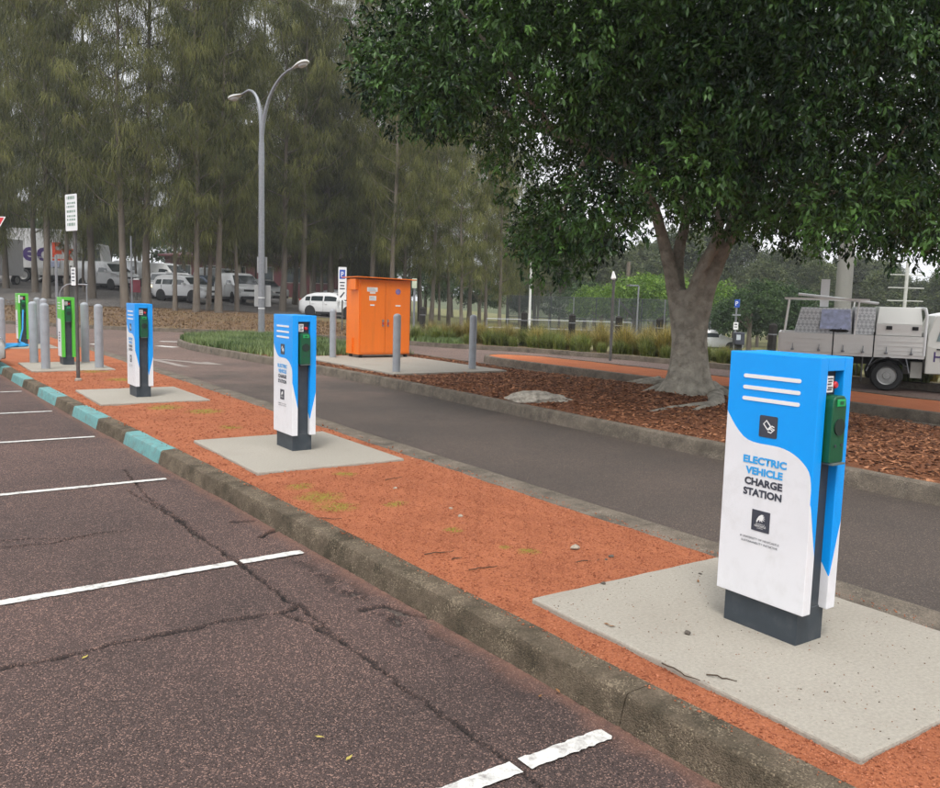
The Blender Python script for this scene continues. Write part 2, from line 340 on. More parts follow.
A_ROAD = asphalt_mat('road_asphalt', (0.185, 0.125, 0.105), 0, (0.125, 0.09, 0.078), edge=False, scale=150, contrast=0.45, grey=(0.57, 0.65, 0.66))
PAINT = mat('road_paint', (0.62, 0.61, 0.58), 0.7, 0.12, 30, 0.6, 110, dirt=(0.16, 0.14, 0.135), dirt_amt=0.9, dirt_scale=16)

# ------------------------------------------------------------------ ground sheet
def gmat():
    mt = bpy.data.materials.new('verge_ground'); mt.use_nodes = True; nt = mt.node_tree; b = nt.nodes['Principled BSDF']; L = nt.links.new
    tc = N(nt, 'ShaderNodeTexCoord'); src = tc.outputs['Object']
    n1 = N(nt, 'ShaderNodeTexNoise'); n1.inputs['Scale'].default_value = 0.35; n1.inputs['Detail'].default_value = 8; L(src, n1.inputs['Vector'])
    n2 = N(nt, 'ShaderNodeTexNoise'); n2.inputs['Scale'].default_value = 9; n2.inputs['Detail'].default_value = 6; L(src, n2.inputs['Vector'])
    lit = N(nt, 'ShaderNodeValToRGB'); lit.color_ramp.elements[0].color = (0.055, 0.034, 0.02, 1); lit.color_ramp.elements[1].color = (0.22, 0.135, 0.072, 1); L(n2.outputs['Fac'], lit.inputs[0])
    gr = N(nt, 'ShaderNodeValToRGB'); gr.color_ramp.elements[0].color = (0.06, 0.085, 0.025, 1); gr.color_ramp.elements[1].color = (0.23, 0.20, 0.07, 1); L(n2.outputs['Fac'], gr.inputs[0])
    # needle litter under the grove, grass to the right of it
    sx = N(nt, 'ShaderNodeSeparateXYZ'); L(src, sx.inputs[0])
    mr = N(nt, 'ShaderNodeMapRange'); mr.inputs['From Min'].default_value = 17; mr.inputs['From Max'].default_value = 25; L(sx.outputs[0], mr.inputs[0])
    ad = N(nt, 'ShaderNodeMath', operation='ADD'); L(mr.outputs[0], ad.inputs[0]); mu = N(nt, 'ShaderNodeMath', operation='MULTIPLY_ADD'); L(n1.outputs['Fac'], mu.inputs[0]); mu.inputs[1].default_value = 1.2; mu.inputs[2].default_value = -0.6; L(mu.outputs[0], ad.inputs[1])
    ad.use_clamp = True
    q = N(nt, 'ShaderNodeMix', data_type='RGBA'); L(ad.outputs[0], q.inputs['Factor']); L(lit.outputs[0], q.inputs['A']); L(gr.outputs[0], q.inputs['B']); L(q.outputs['Result'], b.inputs['Base Color'])
    b.inputs['Roughness'].default_value = 0.95
    bu = N(nt, 'ShaderNodeBump'); bu.inputs['Strength'].default_value = 0.8; bu.inputs['Distance'].default_value = 0.05; L(n2.outputs['Fac'], bu.inputs['Height']); L(bu.outputs[0], b.inputs['Normal'])
    return mt
rings = [0, .4, 1, 2, 4, 7, 11, 16, 22, 30, 40, 55, 75, 100, 140, 200, 300]
NT = 360; gv = []; gf = []
for i in range(NT):
    th = 2 * math.pi * i / NT; rr = edge_r(th)
    for s in rings:
        x, y = C0[0] + math.cos(th) * (rr + s), C0[1] + math.sin(th) * (rr + s)
        gv.append((x, y, ground_z(x, y) if s > 0 else -0.045))
nr = len(rings)
for i in range(NT):
    for k in range(nr - 1):
        j = (i + 1) % NT; gf.append((i * nr + k, i * nr + k + 1, j * nr + k + 1, j * nr + k))
# the same sheet goes on under the roads
c = len(gv)
for i in range(NT):
    th = 2 * math.pi * i / NT; rr = edge_r(th); gv.append((C0[0] + math.cos(th) * rr, C0[1] + math.sin(th) * rr, -0.5))
gv.append((C0[0], C0[1], -0.5))
for i in range(NT):
    j = (i + 1) % NT; gf.append((i * nr, j * nr, c + j, c + i)); gf.append((c + i, c + j, c + NT))
me = bpy.data.meshes.new('ground'); me.from_pydata(gv, [], gf); me.materials.append(gmat()); me.polygons.foreach_set('use_smooth', [True] * len(gf)); me.update()
bm = bmesh.new(); bm.from_mesh(me); bmesh.ops.recalc_face_normals(bm, faces=bm.faces)
if sum(f.normal.z for f in bm.faces) < 0: bmesh.ops.reverse_faces(bm, faces=bm.faces)
bm.to_mesh(me); bm.free()
tag(link('ground', me), kind='structure')

# roads between the islands: one sheet out to the kerbed edge
mb = MB(); pts = []
for i in range(NT):
    th = 2 * math.pi * i / NT; rr = edge_r(th) + 0.05; pts.append((C0[0] + math.cos(th) * rr, C0[1] + math.sin(th) * rr, -0.18))
mb.add(pts + [(C0[0], C0[1], -0.18)], [(i, (i + 1) % NT, NT) for i in range(NT)])
road = tag(mb.build('road', A_ROAD), kind='structure')

# ------------------------------------------------------------------ parking lot with its cracks
KY = [-12, 1.0, 2.5, 4.5, 6.4, 8.26, 10.3, 12.8, 15.6, 18.0, 24, 30, 36]
KX = [2.62, 2.53, 2.51, 2.46, 2.39, 2.31, 2.23, 2.11, 2.03, 1.95, 1.85, 1.95, 2.3]
_kp = np.polyfit(KY, KX, 5)
def kerb_x(y): return np.interp(y, KY, KX) * 0.35 + np.polyval(_kp, y) * 0.65
def pxl(pts, ox, oy, k, z=-0.16): return [bp(ox + a / k, oy + b / k, z)[:2] for a, b in pts]
CR = [  # crack lines and their widths
    (pxl([(-60, 352), (0, 340), (60, 328), (120, 318), (215, 292), (300, 275), (400, 255), (460, 240), (560, 228), (600, 212)], 0, 500, 2), 0.013),
    (pxl([(250, -60), (300, 0), (360, 40), (400, 75), (450, 105), (485, 130), (540, 175), (580, 205), (605, 215), (650, 255), (700, 295), (760, 335), (800, 370), (850, 405), (940, 470), (1010, 520), (1080, 570)], 0, 500, 2), 0.010),
    (pxl([(560, 226), (600, 240), (650, 265), (690, 290)], 0, 500, 2), 0.012),
    (pxl([(-40, 97), (0, 95), (100, 88), (190, 68), (260, 60)], 0, 500, 2), 0.008),
    (pxl([(470, 45), (505, 42)], 0, 500, 2), 0.018), (pxl([(520, 75), (548, 62)], 0, 500, 2), 0.018),
    (pxl([(725, 218), (770, 212), (820, 228), (858, 235)], 0, 500, 2), 0.022),
    (pxl([(0, 475), (40, 520), (85, 548)], 180, 400, 3.94), 0.012), (pxl([(160, 600), (230, 645), (340, 730)], 180, 400, 3.94), 0.008),
    (pxl([(500, 590), (600, 650), (680, 700), (770, 765)], 0, 340, 3.94), 0.009),
    (pxl([(0, 790), (200, 785), (330, 778)], 0, 340, 3.94), 0.007),
]
def jitter_line(L, seed):
    L = [np.array(p) for p in L]; out = []
    for a, b in zip(L[:-1], L[1:]):
        n = max(2, int(np.linalg.norm(b - a) / 0.03)); d = (b - a) / max(1e-6, np.linalg.norm(b - a)); nn = np.array([-d[1], d[0]])
        for k in range(n):
            t = k / n; p = a + (b - a) * t; w = smooth_rand((p[0] + p[1]) * 14, seed, 0.012) + smooth_rand((p[0] - p[1]) * 37, seed + 3, 0.006); out.append(p + nn * w)
    out.append(L[-1]); return np.array(out)
step = 0.011
xs = np.concatenate([np.array([-60, -30, -12, -6, -3, -1.5]), np.arange(-0.75, 2.62, step)])
ys = np.concatenate([np.array([-45, -20, -8, -3, 0, 0.8]), np.arange(1.4, 11.0, step), np.array([11.2, 11.6, 12, 12.6, 13.2, 14, 15, 16, 17, 18, 20, 24, 30, 40, 55])])
GX, GY = np.meshgrid(xs, ys); Z = np.full(GX.shape, -0.16); crack = np.zeros(GX.shape); dust = np.zeros(GX.shape)
fine = (GX > -0.7) & (GY > 1.5) & (GY < 10.9)
def grid_noise(cell, seed):
    r = np.random.default_rng(seed); n0, n1 = int(8 / cell) + 4, int(14 / cell) + 4; g = r.random((n1, n0))
    fx, fy = np.clip((GX + 2) / cell, 0, n0 - 2.01), np.clip((GY) / cell, 0, n1 - 2.01); ix, iy = fx.astype(int), fy.astype(int); tx, ty = fx - ix, fy - iy
    tx, ty = tx * tx * (3 - 2 * tx), ty * ty * (3 - 2 * ty)
    return g[iy, ix] * (1 - tx) * (1 - ty) + g[iy, ix + 1] * tx * (1 - ty) + g[iy + 1, ix] * (1 - tx) * ty + g[iy + 1, ix + 1] * tx * ty
n_s, n_m, n_l = grid_noise(0.03, 1), grid_noise(0.11, 2), grid_noise(0.7, 3)
Z += np.where(fine, (n_l - 0.5) * 0.012 + (n_s - 0.5) * 0.004, 0)
for ci, (L, w) in enumerate(CR):
    P = jitter_line(L, ci * 1.3 + 0.4); D = np.full(GX.shape, 9.0)
    for p in P:
        i0, i1 = np.searchsorted(ys, p[1] - 0.08), np.searchsorted(ys, p[1] + 0.08); j0, j1 = np.searchsorted(xs, p[0] - 0.08), np.searchsorted(xs, p[0] + 0.08)
        if i1 > i0 and j1 > j0:
            d = np.hypot(GX[i0:i1, j0:j1] - p[0], GY[i0:i1, j0:j1] - p[1]); D[i0:i1, j0:j1] = np.minimum(D[i0:i1, j0:j1], d)
    ww = w * (0.4 + 1.0 * n_m)
    k = np.clip(1.9 - D / np.maximum(ww, 0.007), 0, 1); crack = np.maximum(crack, k)
    Z -= 0.02 * k; Z += 0.004 * np.exp(-((D - ww * 2.2) / 0.02) ** 2) * fine
kx = kerb_x(GY); dk = kx - GX      # distance out from the kerb foot
br = np.clip((n_m * .6 + n_s * .4 - 0.47) * 7, 0, 1) * np.clip(1 - np.abs(dk - 0.16) / 0.14, 0, 1) * np.clip(1.3 - np.abs(GY - 4.2) / 1.3, 0, 1)   # broken edge
Z -= 0.022 * br; crack = np.maximum(crack, br * 0.8)
dust = np.clip(1.15 - dk / (0.05 + 0.12 * n_m), 0, 1) * (0.35 + 0.6 * n_s) * 0.8
n_y, n_x = GX.shape; idx = np.arange(n_x * n_y).reshape(n_y, n_x)
Fq = np.stack([idx[:-1, :-1], idx[:-1, 1:], idx[1:, 1:], idx[1:, :-1]], -1).reshape(-1, 4)
cx = GX.ravel()[Fq].mean(1); cy = GY.ravel()[Fq].mean(1); Fq = Fq[cx < kerb_x(cy) + 0.1]
me = np_mesh('parking_lot', np.stack([GX, GY, Z], -1).reshape(-1, 3), Fq, None, [A_LOT], True)
for an, arr in (('crack', crack), ('dust', dust)):
    a = me.attributes.new(an, 'FLOAT', 'POINT'); a.data.foreach_set('value', arr.ravel().astype(np.float32))
lot = tag(link('parking_lot', me), kind='structure')
def zlot(x, y): return -0.16 + 0.0

# painted bay lines: ragged flakes of paint, 4 mm over the asphalt, broken where a crack runs through
def paint_strip(name, p0, p1, w, z, parent, gaps=(), seed=0, rag=0.0028):
    p0, p1 = np.array(p0, float), np.array(p1, float); Ln = np.linalg.norm(p1 - p0); d = (p1 - p0) / Ln; nn = np.array([-d[1], d[0]]); n = max(4, int(Ln / 0.02)); runs = [[]]
    for k in range(n + 1):
        t = k / n * Ln
        if any(a < t < b for a, b in gaps):
            if runs[-1]: runs.append([])
            continue
        r_ = np.random.default_rng(seed * 1000 + k); c_ = p0 + d * t
        e = 1.0 if not (k == 0 or k == n) else 0.75
        runs[-1].append((c_ + nn * (w / 2 * e + r_.normal() * rag), c_ - nn * (w / 2 * e + r_.normal() * rag)))
    mb = MB()
    for q in runs:
        if len(q) < 2: continue
        v = [];
        for a, b in q: v += [(a[0], a[1], z), (b[0], b[1], z)]
        mb.add(v, [(2 * i, 2 * i + 1, 2 * i + 3, 2 * i + 2) for i in range(len(q) - 1)])
    return mb.build(name, PAINT, parent)
for k, (y, x1, gaps) in enumerate([(2.44, 2.42, [(1.945, 1.972), (2.305, 2.32)]), (5.40, 2.34, [(1.872, 1.894)]), (8.17, 2.16, []), (10.9, 2.05, []), (13.39, 1.96, []), (16.1, 1.9, []), (18.85, 1.85, [])]):
    paint_strip('parking_line', (0.0 - 2.6, y - 0.22 if k == 1 else (y - 0.08 if k < 3 else y)), (x1, y), 0.085 if k < 2 else 0.08, -0.152, lot, [(2.6 + g - 0.0, 2.6 + h) for g, h in gaps], seed=k + 1)

# ------------------------------------------------------------------ kerbs: each cast length is a segment of its own
def kerb_run(name, path, prof, mats, joints, pick=lambda k: 0, gap=0.006, wob=0.004, seed=0):
    """path: list of xy; prof: (offset to the left of travel, z); joints: arc lengths where segments end"""
    P = [np.array(p, float) for p in path]; S = [0.0]
    for a, b in zip(P[:-1], P[1:]): S.append(S[-1] + np.linalg.norm(b - a))
    S = np.array(S); PX = np.array([p[0] for p in P]); PY = np.array([p[1] for p in P])
    root = tag(empty(name), kind='structure')
    js = [0.0] + [j for j in joints if 0 < j < S[-1]] + [S[-1]]
    for k, (a, b) in enumerate(zip(js[:-1], js[1:])):
        a2, b2 = a + gap / 2, b - gap / 2; n = max(1, int((b2 - a2) / 0.22)); mb = MB(); v = []; f = []
        for i in range(n + 1):
            s = a2 + (b2 - a2) * i / n; x, y = np.interp(s, S, PX), np.interp(s, S, PY)
            x2, y2 = np.interp(s + 0.15, S, PX), np.interp(s + 0.15, S, PY); x1, y1 = np.interp(s - 0.15, S, PX), np.interp(s - 0.15, S, PY)
            t = np.array([x2 - x1, y2 - y1]); t /= np.linalg.norm(t) + 1e-9; nn = np.array([-t[1], t[0]])
            w = smooth_rand(s * 2.1, seed, wob)
            for q, (o, z) in enumerate(prof):
                v.append((x + nn[0] * (o + w), y + nn[1] * (o + w), z + smooth_rand(s * 3.3 + q, seed + 5, wob * 0.6)))
        m_ = len(prof)
        for i in range(n):
            for q in range(m_ - 1): f.append((i * m_ + q, i * m_ + q + 1, (i + 1) * m_ + q + 1, (i + 1) * m_ + q))
        f.append(tuple(range(m_))); f.append(tuple(range(n * m_, (n + 1) * m_))[::-1])
        mb.add(v, f); o = mb.build('kerb_segment', mats[pick(k)], root); 
        for p_ in o.data.polygons: p_.use_smooth = len(p_.vertices) == 4
        o.data.set_sharp_from_angle(angle=R(14))
    return root
yy = np.arange(-10, 33.01, 0.5); path1 = [(kerb_x(y), y) for y in yy]
S1 = np.concatenate([[0], np.cumsum(np.hypot(np.diff([p[0] for p in path1]), np.diff([p[1] for p in path1])))])
def s_of_y(y): return float(np.interp(y, yy, S1))
jy = [-7.5, -5, -2.5, 0, 2.46, 5.1, 7.2, 8.95, 10.28, 11.5, 12.83, 14.0, 15.4, 16.8, 18.0, 19.3, 20.6, 22, 24.5, 27, 30]
PROF1 = [(0.02, -0.3), (0.0, -0.165), (-0.03, -0.042), (-0.037, -0.029), (-0.050, -0.0225), (-0.19, -0.016), (-0.2, -0.04), (-0.2, -0.3)]
k1 = kerb_run('kerb', path1, PROF1, [KERB, TEAL], [s_of_y(y) for y in jy], lambda k: 1 if k in (8, 10, 12, 14, 16) else 0, seed=1.1)
path1b = [(4.80, y) for y in np.arange(-10, 33.01, 0.5)]
kerb_run('kerb', path1b, [(0.32, -0.3), (0.32, -0.045), (0.305, -0.03), (0.06, -0.022), (0.02, -0.03), (0.0, -0.055), (-0.012, -0.3)], [KERB2], [float(s) for s in np.arange(2.4, 43, 2.4)], seed=2.2)

# median fill: red gravel bed
def moss_mat(name, c0, c1, spots):
    mt = bpy.data.materials.new(name); mt.use_nodes = True; nt = mt.node_tree; b = nt.nodes['Principled BSDF']; L = nt.links.new
    tc = N(nt, 'ShaderNodeTexCoord'); src = tc.outputs['Object']
    n1 = N(nt, 'ShaderNodeTexNoise'); n1.inputs['Scale'].default_value = 70; n1.inputs['Detail'].default_value = 4; n1.inputs['Roughness'].default_value = 0.7; L(src, n1.inputs['Vector'])
    n0 = N(nt, 'ShaderNodeTexNoise'); n0.inputs['Scale'].default_value = 2.2; n0.inputs['Detail'].default_value = 6; L(src, n0.inputs['Vector'])
    av = N(nt, 'ShaderNodeMath', operation='MULTIPLY_ADD'); L(n0.outputs['Fac'], av.inputs[0]); av.inputs[1].default_value = 0.5; L(n1.outputs['Fac'], av.inputs[2])
    cr = N(nt, 'ShaderNodeValToRGB'); cr.color_ramp.elements[0].position = 0.5; cr.color_ramp.elements[1].position = 0.95; cr.color_ramp.elements[0].color = (*c0, 1); cr.color_ramp.elements[1].color = (*c1, 1); L(av.outputs[0], cr.inputs[0])
    tot = None
    for (x, y, r) in spots:
        d = N(nt, 'ShaderNodeVectorMath', operation='DISTANCE'); L(src, d.inputs[0]); d.inputs[1].default_value = (x, y, -0.03)
        q = N(nt, 'ShaderNodeMapRange'); q.inputs['From Min'].default_value = r; q.inputs['From Max'].default_value = 0; q.inputs['To Max'].default_value = 0.75; L(d.outputs['Value'], q.inputs[0])
        if tot is None: tot = q.outputs[0]
        else:
            a_ = N(nt, 'ShaderNodeMath', operation='MAXIMUM'); L(tot, a_.inputs[0]); L(q.outputs[0], a_.inputs[1]); tot = a_.outputs[0]
    n2 = N(nt, 'ShaderNodeTexNoise'); n2.inputs['Scale'].default_value = 9; n2.inputs['Detail'].default_value = 7; n2.inputs['Roughness'].default_value = 0.75; L(src, n2.inputs['Vector'])
    mu = N(nt, 'ShaderNodeMath', operation='MULTIPLY'); L(tot, mu.inputs[0]); L(n2.outputs['Fac'], mu.inputs[1])
    st = N(nt, 'ShaderNodeMapRange'); st.inputs['From Min'].default_value = 0.16; st.inputs['From Max'].default_value = 0.30; L(mu.outputs[0], st.inputs[0])
    q = N(nt, 'ShaderNodeMix', data_type='RGBA'); L(st.outputs[0], q.inputs['Factor']); L(cr.outputs[0], q.inputs['A']); q.inputs['B'].default_value = (0.23, 0.19, 0.03, 1); L(q.outputs['Result'], b.inputs['Base Color'])
    b.inputs['Roughness'].default_value = 0.95; b.inputs['Specular IOR Level'].default_value = 0.2
    bu = N(nt, 'ShaderNodeBump'); bu.inputs['Strength'].default_value = 1.0; bu.inputs['Distance'].default_value = 0.012; L(n1.outputs['Fac'], bu.inputs['Height']); L(bu.outputs[0], b.inputs['Normal'])
    return mt
MOSS = [(*bp(x, y, -0.03)[:2], r) for x, y, r in [(320, 497, .38), (335, 507, .35), (345, 475, .22), (528, 553, .16), (453, 531, .14), (395, 505, .2), (205, 412, .5), (165, 408, .5), (120, 380, .6), (95, 372, .6), (230, 428, .3), (300, 487, .25), (505, 549, .1)]]
GRAV = moss_mat('red_gravel', (0.22, 0.068, 0.032), (0.45, 0.158, 0.075), MOSS)
def z_med(x, y, t): return -0.032 + 0.012 * math.sin(math.pi * t) + smooth_rand(x * 3 + y * 1.3, 1, 0.006) + smooth_rand(x * 7 - y * 5, 4, 0.004)
gx = np.linspace(0, 1, 30); gy = np.arange(-10, 33.01, 0.14); V = []
for y in gy:
    for t in gx:
        x = kerb_x(y) + 0.19 + (4.49 - kerb_x(y) - 0.19) * t
        V.append((x, y, z_med(x, y, t)))
a = len(gx); Fq = [(i * a + j, i * a + j + 1, (i + 1) * a + j + 1, (i + 1) * a + j) for i in range(len(gy) - 1) for j in range(a - 1)]
tag(link('gravel_median', np_mesh('gravel_median', V, Fq, None, [GRAV], True)), kind='structure')

# concrete pads
def pad(x0, y0, x1, y1, z0, z1, name='concrete_pad', seed=0):
    mb = MB(); n = 14; ring = []
    for (a, b), (c_, d) in zip([(x0, y0), (x1, y0), (x1, y1), (x0, y1)], [(x1, y0), (x1, y1), (x0, y1), (x0, y0)]):
        for k in range(n):
            t = k / n; w = smooth_rand((k + seed) * 1.1, seed, 0.004) if k else 0; L_ = math.hypot(c_ - a, d - b); nx, ny = (d - b) / L_, -(c_ - a) / L_
            ring.append((a + (c_ - a) * t + nx * w, b + (d - b) * t + ny * w))
    mb.prism(ring, 'z', z0, z1)
    return tag(mb.build(name, CONC, bevel=0.012, seg=2), kind='structure')
PADS = [(1.467, 2.958), (-1.909, 7.627), (-5.167, 11.89)]
_pd = []
for (x, y) in [(2.884, 1.606), (2.753, 7.364), (2.484, 12.728)]: pass
def to_world(x, y): return (x * math.cos(YAW) + y * math.sin(YAW), -x * math.sin(YAW) + y * math.cos(YAW))
for k, p in enumerate(PADS):
    X, Y = to_world(*p); pad(X, Y, X + 1.536, Y + 1.936, -0.09, 0.0, seed=k + 1); _pd.append((X, Y))
pad(2.33, 18.17, 3.84, 20.25, -0.09, 0.0, seed=5); pad(2.35, 24.9, 3.86, 26.95, -0.09, 0.0, seed=6)

# loose grains on the gravel bed
def grains(name, P, size, tone, mats, flat=0.7, elong=1.0):
    n = len(P); base = np.array([(1, 0, 0), (-1, 0, 0), (0, 1, 0), (0, -1, 0), (0, 0, 1), (0, 0, -1)], float)
    tri = np.array([(0, 2, 4), (2, 1, 4), (1, 3, 4), (3, 0, 4), (2, 0, 5), (1, 2, 5), (3, 1, 5), (0, 3, 5)])
    B = base[None] * (1 + rng.normal(0, 0.22, (n, 6, 1)))
    B[:, :, 2] *= flat; B[:, :, 0] *= elong
    a = rng.random(n) * 2 * math.pi; ca, sa = np.cos(a)[:, None], np.sin(a)[:, None]
    tl = rng.normal(0, 0.3, (n, 1)); z = B[:, :, 2] + B[:, :, 0] * tl; X = B[:, :, 0] * ca - B[:, :, 1] * sa; Y = B[:, :, 0] * sa + B[:, :, 1] * ca
    V = np.stack([X, Y, z], -1) * np.asarray(size)[:, None, None] + np.asarray(P)[:, None, :]
    Fc = (tri[None] + (np.arange(n) * 6)[:, None, None]).reshape(-1, 3)
    me = np_mesh(name, V.reshape(-1, 3), Fc, np.repeat(tone, 6), mats); return link(name, me)
GRAIN = attr_mat('gravel_grain', (0.22, 0.068, 0.035), (0.48, 0.19, 0.105), 0.95, spec=0.15)
def scatter_median(n, y0, y1):
    y = y0 + (y1 - y0) * rng.random(n); kx_ = kerb_x(y); x = kx_ + 0.14 + (4.56 - kx_ - 0.14) * rng.random(n)
    keep = np.ones(n, bool)
    for (X, Y) in _pd: keep &= ~((x > X + 0.01) & (x < X + 1.53) & (y > Y + 0.01) & (y < Y + 1.93))
    edge_ = (x < kx_ + 0.2) | (x > 4.49); keep &= ~(edge_ & (rng.random(n) < 0.8))
    x, y, kk, ee = x[keep], y[keep], kx_[keep], edge_[keep]
    zz = np.array([z_med(a, b, min(1, max(0, (a - k_ - 0.19) / (4.3 - k_)))) for a, b, k_ in zip(x, y, kk)])
    return x, y, np.where(ee, -0.014, zz + 0.001)
x1, y1, z1 = scatter_median(52000, 0.9, 7.0); x2, y2, z2 = scatter_median(14000, 7, 20)
P = np.stack([np.concatenate([x1, x2]), np.concatenate([y1, y2]), np.concatenate([z1, z2])], -1)
sz = np.concatenate([rng.gamma(5, 0.00068, len(x1)) + 0.0013, rng.gamma(5, 0.0015, len(x2)) + 0.002])
tag(grains('gravel_grains', P, sz, rng.random(len(P)) ** 1.3, [GRAIN]), 'loose crushed red gravel spread over the median', 'gravel', kind='stuff')
# stray grit on the near pad and the kerb top
n = 900; x = _pd[0][0] + 1.5 * rng.random(n); y = _pd[0][1] + 1.9 * rng.random(n); w = rng.random(n) ** 3
tag(grains('grit', np.stack([x, y, np.full(n, 0.0015)], -1), 0.0012 + 0.0035 * w, rng.random(n), [attr_mat('grit', (0.04, 0.025, 0.015), (0.30, 0.14, 0.08), 0.9)]), 'fine grit and leaf crumbs scattered on the concrete pad', 'grit', kind='stuff')

STONE = mat('dark_stone', (0.10, 0.085, 0.07), 0.9, 0.3, 30, 0.6, 90)
PALESTONE = mat('pale_stone', (0.33, 0.28, 0.22), 0.9, 0.25, 30, 0.6, 90)
def pebble(px, py, z, r, label, material, group):
    p = bp(px, py, z); bm = bmesh.new(); bmesh.ops.create_icosphere(bm, subdivisions=2, radius=r)
    s = random.random() * 9
    for v in bm.verts: v.co *= 1 + 0.18 * math.sin(v.co.x / r * 3 + s) + 0.12 * math.sin(v.co.y / r * 5 + s); v.co.z *= 0.62; v.co.x *= 1.35
    me = bpy.data.meshes.new('stone'); bm.to_mesh(me); bm.free(); me.materials.append(material); o = link('stone', me, loc=(p[0], p[1], p[2] + r * 0.45), rz=s); return tag(o, label, 'stone', group)
for px, py, r in [(603, 584, .012), (687.5, 634, .016), (611, 557, .014), (606, 560, .009), (700, 574, .008)]:
    g = px in (603, 687.5, 700)
    pebble(px, py, 0.0 if g else -0.025, r, 'small dark pebble lying on the near concrete pad' if g else 'small dark pebble lying on the red gravel beside the pad', STONE, 'pebbles on the near pad' if g else 'dark pebbles on the gravel')
for px, py, r in [(574.5, 549, .026), (460, 517, .018), (451, 509, .014), (395, 489, .016)]:
    pebble(px, py, -0.022, r, 'pale chipped stone lying loose on the red gravel', PALESTONE, 'pale stones on the gravel')
TWIG = mat('dry_twig', (0.055, 0.035, 0.022), 0.9, 0.3, 30)
def twig(px0, py0, px1, py1, z, label, group):
    a, b = bp(px0, py0, z), bp(px1, py1, z); mb = MB(); n = 6; pts = []
    for k in range(n + 1):
        t = k / n; q = a + (b - a) * t; pts.append((q[0] + smooth_rand(k * 1.3, px0, 0.012), q[1] + smooth_rand(k * 1.7, px1, 0.012), z + 0.006 + 0.004 * math.sin(k)))
    mb.tube(pts, [0.0035] * 3 + [0.003] * 2 + [0.002] * 2, 5)
    return tag(mb.build('twig', TWIG, smooth=True), label, 'twig', group)
for t in [(315, 519, 340, 519), (425, 555, 455, 551), (575, 563, 600, 560), (452, 560, 462, 558), (470, 571, 498, 566), (385, 481, 402, 477)]:
    twig(*t, -0.022, 'short dry twig lying across the red gravel', 'twigs on the gravel')
twig(708, 676, 738, 682, 0.0, 'curved dry twig lying on the near concrete pad', 'twigs on the pad'); twig(662, 665, 700, 682, 0.0, 'curved dry twig lying on the near concrete pad', 'twigs on the pad')
LEAFD = mat('dead_leaf', (0.22, 0.10, 0.035), 0.8, 0.3, 30); LEAFY = mat('yellow_leaf', (0.42, 0.34, 0.08), 0.7, 0.2, 30)
def fallen(px, py, z, label, material, group, r=0.014):
    p = bp(px, py, z); a = random.random() * 6; mb = MB(); v = [(-r * 1.4, 0, 0.002), (-r * .4, r * .5, 0.006), (r * .6, r * .45, 0.004), (r * 1.5, 0, 0.008), (r * .6, -r * .45, 0.005), (-r * .4, -r * .5, 0.003), (0, 0, 0.001)]
    mb.add(v, [(i, (i + 1) % 6, 6) for i in range(6)]); return tag(mb.build('fallen_leaf', material, loc=(p[0], p[1], p[2] + 0.003), rz=a), label, 'leaf', group)
for px, py in [(320, 738), (349, 759), (85, 658)]: fallen(px, py, -0.155, 'small yellow fallen leaf on the parking lot asphalt', LEAFY, 'leaves on the parking lot')
for px, py in [(612, 627), (607, 625), (698, 582)]: fallen(px, py, 0.0, 'brown fallen leaf on the near concrete pad', LEAFD, 'leaves on the pad')
for px, py in [(558, 692), (540, 697)]: fallen(px, py, -0.15, 'brown fallen leaf lying at the foot of the kerb', LEAFD, 'leaves at the kerb foot')

